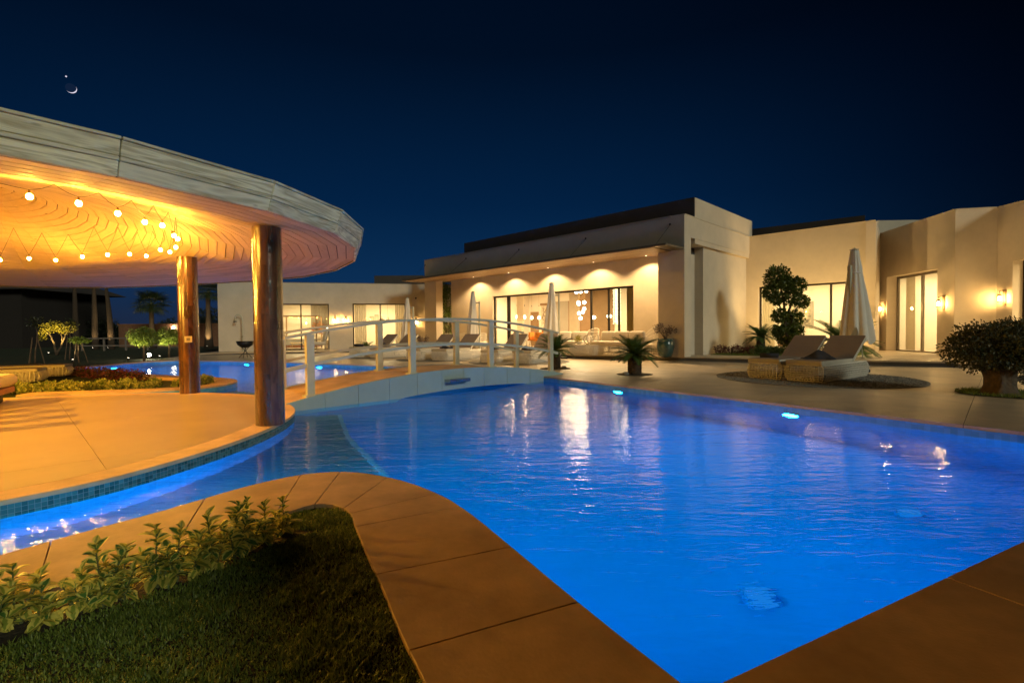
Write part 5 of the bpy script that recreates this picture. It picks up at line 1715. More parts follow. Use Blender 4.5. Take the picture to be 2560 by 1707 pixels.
# rattan armchair at the left edge of the platform
rc = thing('rattan_armchair', 'brown rattan armchair with orange lit cushion at the left edge', 'armchair', (-8.3, 7.6, 0.002), R(120))
cushion('seat_cushion', (0.95, 0.80, 0.20), rc, (0, 0, 0.36), mat='cushion')
MB().box((0, 0, 0.205), (0.85, 0.72, 0.09)).build('teak_base', M['wood_red'], rc)
MB().box((0, 0, 0.085), (0.6, 0.5, 0.15)).build('plinth', M['black_iron'], rc)
m = MB()
for j in range(16):
    z = 0.30 + 0.034 * j
    m.tube([(0.52 * math.cos(a), 0.48 * math.sin(a), z) for a in [R(20 + 140 * k / 14) for k in range(15)]], 0.014, 5, False)
m.build('rattan_back', M['wicker_brown'], rc, True)
bn = thing('slatted_bench', 'slatted bench at the left picture edge, throwing barred shadows on the platform', 'bench', (-7.3, 6.0, 0.002), math.atan2(-0.73, 0.69))
for x in (-1.2, 1.2):
    for y in (-.28, .22): MB().tube([(x, y, 0), (x, y, 0.36)], 0.025, 6).build('leg', M['steel'], bn)
MB().box((0, -.03, 0.38), (2.6, .6, .05)).build('seat', M['wood_red'], bn)
for k in range(6):
    x = -1.12 + 0.45 * k
    m = MB()
    m.hexa([(x - .15, .23, .41), (x + .15, .23, .41), (x + .15, .26, .41), (x - .15, .26, .41)], [(x - .10, .30, .78), (x + .10, .30, .78), (x + .10, .33, .78), (x - .10, .33, .78)])
    bevel(m.build('slat', M['wicker_brown'], bn), .01)

# ================================================================== plants near the house and pool
def leaf_cloud(m, clumps, count, size, seed, shell=0.55, flat=0.0, aspect=0.5):
    """small folded leaves through the volume of the clumps, denser at the skin"""
    q = random.Random(seed)
    tot = sum(c[3] ** 2 for c in clumps)
    for c in clumps:
        n = max(8, int(count * c[3] ** 2 / tot))
        sx, sy, sz = (c[4] if len(c) > 4 else (1, 1, 1))
        for k in range(n):
            while True:
                d = Vector((q.uniform(-1, 1), q.uniform(-1, 1), q.uniform(-1, 1)))
                if 0.05 < d.length <= 1: break
            u = d.normalized()
            rr_ = c[3] * (shell + (1.06 - shell) * q.random() ** 0.6) * (1 + 0.10 * math.sin(7 * u.x + 3 * u.z + seed) + 0.08 * math.sin(11 * u.y + seed))
            p = Vector((c[0] + u.x * rr_ * sx, c[1] + u.y * rr_ * sy, c[2] + u.z * rr_ * sz))
            ax = (u + Vector((q.uniform(-1, 1), q.uniform(-1, 1), q.uniform(-1, 1) - flat)) * 0.9).normalized()
            sd = ax.cross(Vector((q.uniform(-1, 1), q.uniform(-1, 1), q.uniform(-1, 1)))).normalized()
            L = size * q.uniform(0.7, 1.3)
            w = L * aspect * 0.5
            nn = ax.cross(sd) * (w * 0.5)
            m.add([p - ax * L * 0.5, p + sd * w + nn, p + ax * L * 0.5, p - sd * w + nn], [(0, 1, 2), (0, 2, 3)])
    return m

# ---- cycads -----------------------------------------------------
def frond_mesh(L, droop, leaflets, wl_, name, mat, up=0.5):
    m = MB()
    pts = []
    for k in range(9):
        t = k / 8
        pts.append(Vector((L * t * math.cos(up * (1 - t * 0.6)), 0, L * (math.sin(up) * t - droop * t * t))))
    m.tube(pts, [0.010 * (1 - 0.75 * k / 8) * L ** 0.5 for k in range(9)], 4)
    for k in range(leaflets):
        t = 0.12 + 0.86 * k / (leaflets - 1)
        i = min(7, int(t * 8)); f = t * 8 - i
        p = pts[i].lerp(pts[i + 1], f)
        d = (pts[i + 1] - pts[i]).normalized()
        w = wl_ * (0.35 + 0.65 * math.sin(math.pi * min(1, t * 0.9 + 0.12)))
        for s in (-1, 1):
            q = p + Vector((0.45 * w * d.x, s * w, 0.25 * w + 0.45 * w * d.z))
            h = d * (L * 0.46 / leaflets)
            m.add([p - h, p + h, q + h * 0.2, q - h * 0.2], [(0, 1, 2, 3)])
    return m.mesh(name, mat)
FR_S = [frond_mesh(0.62, d, 34, 0.13, 'frond', M['frond'], u) for d, u in ((0.30, 0.85), (0.40, 0.62), (0.50, 0.45))]
FR_L = [frond_mesh(1.15, d, 30, 0.18, 'frond', M['frond'], u) for d, u in ((0.35, 0.85), (0.50, 0.62), (0.62, 0.42))]
def cycad(x, y, z, th, tr, n, fr, label, seed, sc=1.0, soil=True):
    q = random.Random(seed)
    t = thing('cycad', label, 'cycad', (x, y, z), q.uniform(0, 6), 'cycads')
    prof = [(tr * 1.12, 0.0), (tr * 1.2, 0.06)]
    m = MB().lathe([(tr * 0.96, 0), (tr * 1.08, th * 0.25), (tr, th * 0.7), (tr * 0.7, th)], 20)
    for k in range(150):                       # old leaf bases
        a, zz = k * 2.39996, th * (k / 150) * 0.97
        rr_ = tr * (1.0 - 0.25 * max(0, zz / th - 0.65))
        c, s_ = math.cos(a), math.sin(a)
        b = Vector((rr_ * c, rr_ * s_, zz)); o_ = Vector((c, s_, 0.5)) * (tr * 0.22)
        tx = Vector((-s_, c, 0)) * tr * 0.16
        m.add([b - tx, b + tx, b + Vector((0, 0, tr * .22)), b + o_], [(0, 1, 3), (1, 2, 3), (2, 0, 3)])
    m.build('trunk', M['cycad_bark'], t)
    for k in range(n):
        f = k / n
        me = fr[min(2, int(f * 3))]
        a = k * 2.39996 + q.uniform(-.15, .15)
        link('frond', me, t, (0.02 * math.cos(a), 0.02 * math.sin(a), th - 0.01 - 0.05 * f * tr), (0, lerp(-0.35, 0.32, f) + q.uniform(-.1, .1), a), sc * q.uniform(0.85, 1.1))
    return t
for i_, (x, y, r) in enumerate(((2.97, 12.0, 0.42), (1.22, 14.0, 0.42))):
    tag(disc('planting_hole', None, None, x, y, r, M['soil'], 0.006, wob=0.05, seed=i_), kind='structure')
cycad(2.97, 12.0, 0.0, 0.48, 0.15, 44, FR_S, 'short cycad alone in the middle of the deck', 4, 1.0)
cycad(1.22, 14.0, 0.0, 0.52, 0.14, 38, FR_S, 'cycad at the right end of the footbridge railing', 9, 0.95)
cycad(8.66, 17.25, 0.165, 0.62, 0.13, 36, FR_S, 'small cycad by the house wall left of the topiary tree', 14, 0.95)
cycad(10.75, 16.1, 0.16, 0.35, 0.20, 34, FR_L, 'large spreading cycad behind the right umbrella', 21, 1.1)
cycad(-6.9, 23.6, 0.0, 0.35, 0.10, 22, FR_S, 'far cycad before the right window of the far wing', 27, 0.75)
for k, (x, y) in enumerate(((2.70, 11.78), (1.45, 13.9))):
    o = MB().sphere((0, 0, 0.03), 0.07, 8, 6, (1.2, .9, .7)).build('stone', M['rock'], None, True, loc=(x, y, 0.01))
    tag(o, ('dark stone beside the lone cycad', 'dark stone beside the cycad at the bridge')[k], 'stone')

# ---- cloud pruned tree and bushes -------------------------------
def limb(m, p, q_, r0, r1, bend, seed):
    q = random.Random(seed)
    p, q_ = Vector(p), Vector(q_)
    pts = [p.lerp(q_, t / 5) + Vector((q.uniform(-1, 1), q.uniform(-1, 1), 0)) * bend * math.sin(math.pi * t / 5) for t in range(6)]
    m.tube(pts, [lerp(r0, r1, t / 5) for t in range(6)], 7)
top_tree = thing('topiary_tree', 'cloud pruned topiary tree before the large right window', 'tree', (9.62, 17.32, 0.16))
cl = [(-.35, 0, 2.70, .40), (-.05, .05, 2.55, .26), (.34, .05, 2.42, .31), (-.55, .05, 2.18, .30), (.08, -.1, 2.05, .33), (.52, 0, 1.84, .24), (-.36, 0, 1.92, .22), (-.26, 0, 1.36, .27), (.28, .05, 1.26, .30), (-.02, 0, .72, .42), (.36, 0, .86, .22), (-.34, 0, .84, .2)]
m = MB(); limb(m, (0.05, 0, 0), (0, 0, .6), .07, .055, .03, 1)
limb(m, (0, 0, .55), (-.25, 0, 2.5), .05, .03, .08, 2); limb(m, (0, 0, .55), (.25, 0, 2.2), .05, .03, .08, 3); limb(m, (0, 0, 1.0), (-.45, 0, 2.1), .035, .02, .05, 4); limb(m, (.1, 0, 1.2), (.48, 0, 1.85), .03, .018, .04, 5)
m.build('trunk', M['bark'], top_tree, True)
for k, c in enumerate(cl): leaf_cloud(MB(), [c], int(9500 * c[3] ** 2), 0.085, 40 + k, 0.35, aspect=.6).build('crown', M['topiary'], top_tree)

bush = thing('topiary_bush', 'large round dark bush on a thick trunk at the right edge', 'bush', (7.75, 7.9, 0.0))
m = MB(); q = random.Random(5)
NT_ = 26
prof = [(.25, 0), (.205, .06), (.175, .16), (.17, .28), (.19, .40), (.24, .52), (.30, .66)]
vs, fs = [], []
for j, (r_, z_) in enumerate(prof):
    for k in range(NT_):
        a = 2 * math.pi * k / NT_
        w_ = r_ * (1 + .13 * math.sin(5 * a + 2.5 * z_) + .08 * math.sin(11 * a - 3 * z_) + q.uniform(-.03, .03))
        vs.append((w_ * math.cos(a) + .03 * math.sin(6 * z_), w_ * math.sin(a), z_))
for j in range(len(prof) - 1):
    for k in range(NT_): fs.append((j * NT_ + k, j * NT_ + (k + 1) % NT_, (j + 1) * NT_ + (k + 1) % NT_, (j + 1) * NT_ + k))
m.add(vs, fs)
limb(m, (.12, -.06, .18), (.45, -.08, .34), .05, .02, .02, 66)
m.build('trunk', M['bark'], bush, True)
leaf_cloud(MB(), [(-.08, 0, .76, .54, (1.1, 1.0, .74)), (.48, .1, .90, .42, (1.1, 1, .76)), (.18, -.1, .66, .42, (1.3, 1, .66))], 19000, 0.046, 71, 0.35, aspect=.6).build('crown', M['bush_leaf'], bush)
leaf_cloud(MB(), [(.47, -.05, .32, .13), (.36, -.08, .24, .08)], 700, 0.03, 73, 0.2).build('low_shoot', M['bush_leaf'], bush)
tag(disc('bush_bed', None, None, 7.95, 7.95, 0.62, M['lawn'], 0.008, wob=0.05, seed=8), kind='structure')

def blades(m, pts, hmin, hmax, w, q):
    for (x, y, z) in pts:
        a = q.uniform(0, 2 * math.pi); h = q.uniform(hmin, hmax); le = q.uniform(0.1, 1.2) * h
        c, s_ = math.cos(a), math.sin(a)
        dx, dy = -s_ * w / 2, c * w / 2
        lx, ly = c * le, s_ * le
        m.v += [(x - dx, y - dy, z), (x + dx, y + dy, z), (x + dx * .8 + lx * .45, y + dy * .8 + ly * .45, z + h * .62), (x - dx * .8 + lx * .45, y - dy * .8 + ly * .45, z + h * .62), (x + lx, y + ly, z + h * .95)]
        n = len(m.v) - 5
        m.f += [(n, n + 1, n + 2, n + 3), (n + 3, n + 2, n + 4)]
q = random.Random(77)
m = MB()
blades(m, [(7.95 + .62 * math.sqrt(r_) * math.cos(a_), 7.95 + .62 * math.sqrt(r_) * math.sin(a_), .01) for r_, a_ in ((q.random(), q.uniform(0, 6.3)) for _ in range(2500))], .03, .07, .006, q)
tag(m.build('bed_grass', M['grass']), kind='stuff')
m = MB()
pts = []
while len(pts) < 9000:
    u, v = q.uniform(.1, 4.2), q.uniform(2.0, 5.85)
    if v > 1.95 + max(0, (u - 1.0) * .33): pts.append((*HW(u, v), .168))
blades(m, pts, .03, .06, .008, q)
tag(m.build('strip_grass', M['grass']), kind='stuff')

pb_ = thing('plum_bush', 'low plum coloured flower bush at the foot of the house wall', 'bush', (*HW(0.62, 2.45), 0.16), HA)
MB().tube([(0, 0, 0), (0, 0, .2)], .03, 6).build('stem', M['bark'], pb_)
leaf_cloud(MB(), [(-.35, 0, .16, .24, (1.3, 1, .8)), (.1, .2, .15, .25, (1.3, 1, .8)), (.45, .5, .13, .22, (1.3, 1, .8))], 2200, .05, 81, .2).build('foliage', M['plum_flower'], pb_)
lg = thing('low_shrub', 'low spiky green shrub under the small cycad', 'shrub', (8.9, 17.05, 0.16))
MB().tube([(0, 0, 0), (0, 0, .15)], .03, 6).build('stem', M['bark'], lg)
leaf_cloud(MB(), [(-.3, 0, .16, .28, (1.3, 1, .7)), (.2, 0, .15, .26, (1.3, 1, .7))], 1500, .09, 83, .15, aspect=.25).build('foliage', M['frond'], lg)

def pot(x, y, z, h, r, label, seed):
    t = thing('glazed_pot', label, 'pot', (x, y, z), 0, 'teal glazed pots')
    MB().lathe([(r * .62, 0), (r * .8, h * .12), (r, h * .55), (r * .96, h * .8), (r * .84, h * .92), (r * .92, h * .95), (r * .92, h), (r * .78, h), (r * .76, h * .9)], 28).build('body', M['teal_pot'], t, True)
    MB().lathe([(0.001, h * .9), (r * .76, h * .9)], 20).build('soil', M['soil'], t)
    p = thing('potted_shrub', 'sparse reddish shrub growing in the ' + label, 'shrub', (x, y, z + h * .9))
    q = random.Random(seed); m = MB(); cl = []
    for k in range(9):
        a = q.uniform(0, 6.28); e = Vector((math.cos(a) * r * q.uniform(.4, 1.1), math.sin(a) * r * q.uniform(.4, 1.1), q.uniform(.25, .5)))
        m.tube([(0, 0, 0), e * .5 + Vector((0, 0, .08)), e], [.012, .009, .004], 5); cl.append((e.x, e.y, e.z, .13))
    m.build('stems', M['bark'], p)
    leaf_cloud(MB(), cl, 700, .05, seed + 1, .1).build('foliage', M['purple_leaf'], p)
pot(5.14, 16.6, 0.151, .62, .29, 'tall teal glazed pot in front of the right pier', 91)
pot(-4.15, 23.1, 0.003, .42, .31, 'wide teal glazed pot behind the middle of the bridge', 95)
bt = thing('table_plant', 'small golden potted shrub on the coffee table', 'plant', (*HW(-3.95, -0.6), 0.537))
MB().lathe([(.06, 0), (.09, .08), (.08, .1)], 14).build('pot', M['cushion'], bt, True)
leaf_cloud(MB(), [(0, 0, .2, .15, (1, 1, 1.2))], 500, .04, 97, .1).build('foliage', M['yellow_leaf'], bt)
vt = thing('grass_vase', 'white vase with tall grasses on the terrace dining table', 'vase', HW(-11.2, 0.25, 0.882))
MB().lathe([(.06, 0), (.09, .1), (.05, .25), (.06, .28)], 14).build('body', M['cushion'], vt, True)
leaf_cloud(MB(), [(0, 0, .45, .13, (1, 1, 1.8))], 220, .12, 99, .1, aspect=.15).build('grasses', M['lime_leaf'], vt)
# climbing shrub lit through the gap beside the facade
sg = thing('tall_shrub', 'tall leafy shrub lit behind the left pier of the facade', 'shrub', (-3.75, 27.75, 0.15))
m = MB()
for k in range(4): limb(m, (.1 * k - .15, 0, 0), (.2 * k - .3, .1, 3.0), .03, .012, .12, 120 + k)
m.build('stems', M['bark'], sg)
leaf_cloud(MB(), [(random.Random(k).uniform(-.5, .5), random.Random(k + 50).uniform(-.4, .4), .5 + .26 * k, .38) for k in range(12)], 3600, .10, 131, .1).build('crown', M['lime_leaf'], sg)

# ---- variegated plants in the foreground bed --------------------
def leaf_shape(L, W, fold, curl):
    m = MB()
    rows = [(0.0, 0.0), (0.18, 0.55), (0.42, 1.0), (0.68, 0.86), (0.88, 0.45), (1.0, 0.0)]
    mid, lft, rgt = [], [], []
    for t, w in rows:
        z = -curl * t * t * L
        mid.append((t * L, 0, z)); lft.append((t * L, w * W / 2, z + fold * w * W)); rgt.append((t * L, -w * W / 2, z + fold * w * W))
    n = len(rows)
    vs = mid + lft + rgt
    fs, uv = [], []
    for i in range(n - 1):
        fs.append((i, i + 1, n + i + 1, n + i)); uv.append([(rows[i][0], 0), (rows[i + 1][0], 0), (rows[i + 1][0], 1), (rows[i][0], 1)])
        fs.append((i + 1, i, 2 * n + i, 2 * n + i + 1)); uv.append([(rows[i + 1][0], 0), (rows[i][0], 0), (rows[i][0], 1), (rows[i + 1][0], 1)])
    return m.add(vs, fs, uv)
LEAVES = []
for nm in ('euonymus', 'euonymus_gold'):
    LEAVES.append([leaf_shape(L, W, f, c).mesh('leaf', M[nm], True) for L, W, f, c in ((.060, .040, .22, .25), (.068, .046, .14, .42), (.050, .034, .30, .1))])
def euonymus(x, y, h, label, seed, gold=0.3, shoots=2):
    q = random.Random(seed)
    t = thing('euonymus_plant', label, 'plant', (x, y, -0.026), q.uniform(0, 6.28), 'variegated plants in the foreground bed')
    st = MB()
    count = 0
    for s in range(shoots):
        hh = h * (1.0 if s == 0 else q.uniform(0.35, 0.8))
        a0 = q.uniform(0, 6.28); ln = (0.10 if s == 0 else 0.35) * hh
        pts = [Vector((ln * math.cos(a0) * f ** 1.3 + 0.02 * math.cos(a0) * (s > 0), ln * math.sin(a0) * f ** 1.3, hh * f)) for f in (0, .25, .5, .75, 1)]
        st.tube(pts, [.0045, .004, .0035, .003, .002], 5)
        nn = int(hh / 0.0085)
        ge = gold + (0.35 if s > 0 else 0)
        for k in range(nn):
            f = 0.16 + 0.84 * k / max(1, nn - 1)
            i = min(3, int(f * 4)); p = pts[i].lerp(pts[min(4, i + 1)], f * 4 - i)
            a = k * 1.5708 * (1 if k % 2 else 1) + (k // 2) * 0.3 + q.uniform(-.3, .3)
            tilt = lerp(0.25, -1.05, f ** 1.6) + q.uniform(-.25, .25)
            me = q.choice(LEAVES[1 if q.random() < ge else 0])
            link('leaf', me, t, p, (q.uniform(-.4, .4), tilt, a), q.uniform(0.7, 1.15) * (1.0 if f < 0.9 else 0.75))
            count += 1
    st.build('stem', M['stem'], t)
    return t
EU = [(-1.985, 1.845, .30, .25, 2), (-1.94, 1.90, .31, .45, 3), (-1.83, 1.90, .19, .8, 4), (-1.755, 1.98, .24, .7, 4), (-1.70, 2.02, .36, .3, 3), (-1.66, 2.07, .30, .25, 2), (-1.585, 2.17, .36, .25, 3), (-1.53, 2.22, .33, .35, 3), (-1.485, 2.29, .27, .7, 3), (-1.43, 2.34, .35, .4, 3), (-1.39, 2.43, .38, .3, 3), (-1.37, 2.52, .36, .35, 3), (-1.31, 2.60, .30, .4, 4), (-1.27, 2.72, .28, .5, 4)]
EL = ['leftmost variegated plant with a dark leafy spike', 'second variegated plant from the left, bushy and yellow green', 'lowest golden plant near the left of the bed', 'bushy golden plant right of the lowest one', 'tall two headed plant left of the middle of the bed', 'slender upright plant beside the two headed one', 'tallest leafy plant in the middle of the bed', 'thin upright plant with pale round leaves', 'short golden plant right of the middle', 'tall pale plant with a yellow tip', 'tall plant with a tight leafy head near the bed end', 'tall amber tinted plant near the bed end', 'dense low plant close to the bed end', 'last small amber plant at the rounded bed end']
for k, (x, y, h, gld, shn) in enumerate(EU): euonymus(x, y, h * .72, EL[k], 200 + k, gld, shn + 3)

# ---- lawn blades in the foreground bed --------------------------
def inside(poly, x, y):
    c = False; n = len(poly); j = n - 1
    for i in range(n):
        if (poly[i][1] > y) != (poly[j][1] > y) and x < (poly[j][0] - poly[i][0]) * (y - poly[i][1]) / (poly[j][1] - poly[i][1]) + poly[i][0]: c = not c
        j = i
    return c
gp = PEN1_IN + [(-4.5, -1.5), (0.3, -1.5)]
q = random.Random(303)
pts = []
while len(pts) < 48000:
    x, y = q.uniform(-2.3, 0.0), q.uniform(1.15, 3.1)
    if not inside(gp, x, y): continue
    # keep the planted strip bare: within 0.24 m of the left inner edge line
    t = (x + 2.09) * 0.52 + (y - 1.99) * 0.854 - 0.0
    d = ((x + 2.09) * 0.82 - (y - 1.99) * 0.572)
    if d < 0.36 + 0.03 * math.sin(9 * y) and 1.6 < y < 2.78 and x < -0.9: continue
    if y < 1.35 and q.random() < .3: continue
    pts.append((x, y, -0.026))
m = MB()
for hs_, he_, sel in ((.008, .020, 0), (.014, .034, 1)):
    blades(m, [p for p in pts if (math.sin(9 * p[0] + 4 * p[1]) + math.sin(13 * p[1] - 6 * p[0]) + .6 * math.sin(31 * p[0]) > .2) == bool(sel)], hs_, he_, .0046, q)
tag(m.build('lawn_grass', M['grass']), kind='stuff')

ORD = ['first', 'second', 'third', 'fourth', 'fifth', 'sixth', 'seventh', 'eighth', 'ninth', 'tenth', 'eleventh', 'twelfth', 'thirteenth', 'fourteenth', 'fifteenth', 'sixteenth', 'seventeenth', 'eighteenth']

# ================================================================== garden on the left, behind the pavilion
# hedge of variegated shrubs along the channel
hl = smooth_line([(-11.2, 9.0), (-9.6, 9.3), (-8.4, 9.75), (-7.5, 10.05), (-6.95, 10.45), (-6.75, 10.95)], 0.36)
for k, (x, y) in enumerate(hl):
    q = random.Random(400 + k)
    t = thing('hedge_shrub', '%s variegated shrub from the left in the front row of the low hedge' % ORD[k], 'shrub', (x + q.uniform(-.06, .06), y + q.uniform(-.06, .06), -0.07), q.uniform(0, 6), 'hedge shrubs along the channel')
    m = MB(); cl = []
    for s in range(6):
        a = q.uniform(0, 6.28); e = Vector((.14 * math.cos(a), .14 * math.sin(a), q.uniform(.11, .20)))
        m.tube([(0, 0, 0), e * .6, e], [.01, .007, .004], 4); cl.append((e.x, e.y, e.z * .8, .10, (1, 1, 1.0)))
    m.build('stems', M['stem'], t)
    leaf_cloud(MB(), cl, 520, .055, 420 + k, .1, aspect=.55).build('foliage', M['hedge_leaf'], t)
# second row a little behind
for k, (x, y) in enumerate(hl[1:-2]):
    q = random.Random(460 + k)
    t = thing('hedge_shrub', '%s variegated shrub from the left in the back row of the low hedge' % ORD[k], 'shrub', (x - .12 + q.uniform(-.06, .06), y + .32 + q.uniform(-.06, .06), -0.07), q.uniform(0, 6), 'back row hedge shrubs')
    leaf_cloud(MB(), [(q.uniform(-.1, .1), q.uniform(-.1, .1), .12, .14, (1, 1, 0.9))], 420, .055, 480 + k, .1, aspect=.55).build('foliage', M['hedge_leaf'], t)
    MB().tube([(0, 0, 0), (0, 0, .2)], .012, 5).build('stem', M['stem'], t)
# crimson flowers along the far pool coping
fl_ = offset_line(PEN2, 0.75)
fl_ = [p for p in fl_ if p[1] > 12.2][::2]
for k, (x, y) in enumerate(fl_):
    q = random.Random(520 + k)
    t = thing('flower_clump', '%s clump of crimson flowers from the near end of the far pool border' % ORD[k], 'flowers', (x, y, -0.07), 0, 'crimson flower border')
    leaf_cloud(MB(), [(q.uniform(-.1, .1), q.uniform(-.1, .1), .12, .22, (1.2, 1.2, .7))], 330, .05, 540 + k, .1, aspect=.7).build('foliage', M['flower'], t)

# garden spotlights
def garden_spot(x, y, z, aim, energy, label, col=(1.0, 0.70, 0.30), cone=70, visible=True):
    t = thing('garden_spotlight', label, 'spotlight', (x, y, z), math.atan2(aim[1], aim[0]), 'garden spotlights')
    MB().tube([(0, 0, 0), (0, 0, .08)], .012, 6).build('stake', M['black_iron'], t)
    d = Vector((math.hypot(aim[0], aim[1]), 0, aim[2])).normalized()
    c = Vector((0, 0, .11))
    MB().tube([c - d * .05, c + d * .05], .035, 12).build('housing', M['black_iron'], t)
    MB().tube([c + d * .0505, c + d * .056], .028, 12).build('lens', M['spot_lens'], t)
    lamp('SPOT', 'spot_beam', t, c + d * .075, energy, col, .02, cone, .6, aim=d)
    return t

# palms ------------------------------------------------------------
def fan_frond(L, name):
    m = MB()
    m.tube([(0, 0, 0), (L * .35, 0, L * .12), (L * .55, 0, L * .12)], [.02, .016, .012], 5)
    c = Vector((L * .52, 0, L * .12))
    for k in range(17):
        a = lerp(-1.9, 1.9, k / 16)
        d = Vector((math.cos(a), math.sin(a), 0))
        s = Vector((-d.y, d.x, 0)) * .03
        tip = c + d * L * .55 + Vector((0, 0, -.18 * L * (0.4 + .6 * abs(a) / 1.9)))
        midp = c + d * L * .32
        m.add([c, midp + s, tip, midp - s], [(0, 1, 2, 3)])
    return m.mesh(name, M['dark_palm'])
M['dark_palm'] = foliage_mat('palm_leaf', (0.02, 0.035, 0.012), (0.05, 0.075, 0.02), .2)
FAN = fan_frond(1.25, 'frond')
def palm(x, y, h, label, seed, n=24, tr=.16, crown=True, taper=.65, sc=1.0, lean=0.0):
    q = random.Random(seed)
    t = thing('palm_tree', label, 'palm', (x, y, -0.075), 0, 'garden palms')
    pts = [Vector((lean * f * f, 0, h * f)) for f in [k / 10 for k in range(11)]]
    m = MB().tube(pts, [tr * lerp(1.35, taper, min(1, f * 1.6)) if f < .6 else tr * taper for f in [k / 10 for k in range(11)]], 12)
    m.build('trunk', M['palm_bark'], t, True)
    if not crown:
        pass
    for k in range(n):
        f = k / n; a = k * 2.39996
        link('frond', FAN, t, (lean, 0, h - .02), (0, lerp(-1.1, .75, f) + q.uniform(-.12, .12), a), sc * q.uniform(.85, 1.1))
    return t
palm(-30.7, 36.5, 7.4, 'slim palm trunk left of the pair, crown above the roof edge', 1, 22, .17)
palm(-29.6, 36.6, 7.2, 'slim palm trunk right of the pair, lit at its base', 2, 22, .17, lean=-.7)
palm(-33.0, 37.5, 8.0, 'dark palm trunk close to the dark house', 3, 20, .17)
palm(-27.6, 38.0, 3.3, 'short bushy fan palm behind the round topiary trees', 4, 34, .24, sc=1.15)
palm(-23.25, 38.0, 4.2, 'tall fan palm beside the far wing corner', 5, 30, .24, sc=1.1)
garden_spot(-30.4, 35.9, -0.075, (-.05, .1, 1), 150, 'spotlight at the foot of the left slim palm')
garden_spot(-29.4, 36.0, -0.075, (-.05, .1, 1), 220, 'spotlight at the foot of the right slim palm')
garden_spot(-27.2, 37.2, -0.075, (-.1, .25, 1), 200, 'spotlight at the foot of the short bushy palm')
garden_spot(-23.0, 37.3, -0.075, (-.05, .2, 1), 420, 'spotlight at the foot of the tall fan palm')

# round headed standard trees
def standard(x, y, label, seed):
    t = thing('standard_tree', label, 'tree', (x, y, -0.075), 0, 'ball headed trees')
    MB().tube([(0, 0, 0), (.02, 0, .5), (0, 0, .95)], [.045, .04, .035], 8).build('trunk', M['bark'], t, True)
    leaf_cloud(MB(), [(0, 0, 1.02, .52, (1.05, 1.05, .78)), (-.22, .1, .9, .34, (1.2, 1, .7)), (.24, 0, .92, .34, (1.2, 1, .7))], 3000, .09, seed, .3).build('crown', M['lime_leaf'], t)
standard(-15.55, 20.9, 'left ball headed tree lit from below beside the far pool', 601)
standard(-15.6, 22.5, 'right ball headed tree lit from below beside the far pool', 603)
garden_spot(-15.75, 20.3, -0.07, (.12, .25, 1), 150, 'spotlight under the left ball headed tree', (1, .82, .35), 95)
garden_spot(-15.6, 21.9, -0.07, (0, .25, 1), 150, 'spotlight under the right ball headed tree', (1, .82, .35), 95)
bl = thing('garden_light', 'bright star like ground light between the ball headed trees', 'garden light', (-16.4, 22.4, -0.075))
MB().lathe([(.05, 0), (.05, .12), (.03, .14)], 12).build('stem', M['black_iron'], bl, True)
MB().sphere((0, -.03, .2), .065, 12, 8).build('bulb', M['lamp_lens'], bl, True)

# lit frangipani
fr_ = thing('frangipani_tree', 'small spreading tree lit gold by a spotlight', 'tree', (-25.2, 27.4, -0.075))
m = MB()
limb(m, (0, 0, 0), (-.25, 0, 1.1), .07, .035, .04, 1); limb(m, (0, 0, 0), (.55, 0, 1.15), .07, .035, .04, 2); limb(m, (-.25, 0, 1.0), (-.55, 0, 1.45), .035, .018, .03, 3); limb(m, (.5, 0, 1.1), (.85, 0, 1.5), .035, .018, .03, 4); limb(m, (.3, 0, .8), (.2, .1, 1.4), .03, .015, .03, 5)
m.build('trunk', M['bark'], fr_, True)
leaf_cloud(MB(), [(-.6, 0, 1.45, .32), (-.1, 0, 1.58, .34), (.4, 0, 1.5, .34), (.85, 0, 1.55, .30), (-.75, 0, 1.0, .2)], 1100, .12, 611, .1).build('crown', M['yellow_leaf'], fr_)
garden_spot(-25.0, 26.7, -0.075, (-.05, .22, 1), 480, 'spotlight under the small spreading tree', (1, .72, .2), 100)
sp_ = thing('young_tree', 'young staked tree with a low flat crown', 'tree', (-17.6, 20.1, -0.075))
m = MB(); limb(m, (0, 0, 0), (0, 0, .85), .03, .02, .03, 9); m.build('trunk', M['bark'], sp_, True)
leaf_cloud(MB(), [(0, 0, .92, .26, (1.3, 1, .6)), (.3, 0, .88, .15, (1.5, 1, .5))], 420, .10, 621, .1).build('crown', M['lime_leaf'], sp_)
for k, (x, y) in enumerate(((-.3, .1), (.25, .15), (.05, -.3))):
    MB().tube([(x, y, 0), (x * .35, y * .35, .8)], .018, 5).build('stake', M['bark'], sp_)
garden_spot(-17.4, 19.6, -0.075, (-.1, .3, 1), 40, 'spotlight under the young staked tree', (1, .8, .35), 90)
for k, (x, y) in enumerate(((-18.9, 19.6), (-20.2, 22.6))):
    t = thing('young_tree', ('young leafless tree on three stakes near the left edge', 'slim staked tree in front of the gold lit tree')[k], 'tree', (x, y, -0.075))
    m = MB(); limb(m, (0, 0, 0), (.1, 0, 1.5), .03, .015, .05, 15 + k); m.build('trunk', M['bark'], t, True)
    for j, (dx, dy) in enumerate(((-.3, .1), (.25, .15), (.05, -.3))): MB().tube([(dx, dy, 0), (dx * .3, dy * .3, 1.05)], .02, 5).build('stake', M['bark'], t)
    leaf_cloud(MB(), [(.1, 0, 1.6, .3)], 160, .09, 640 + k, .1).build('crown', M['dark_leaf'], t)
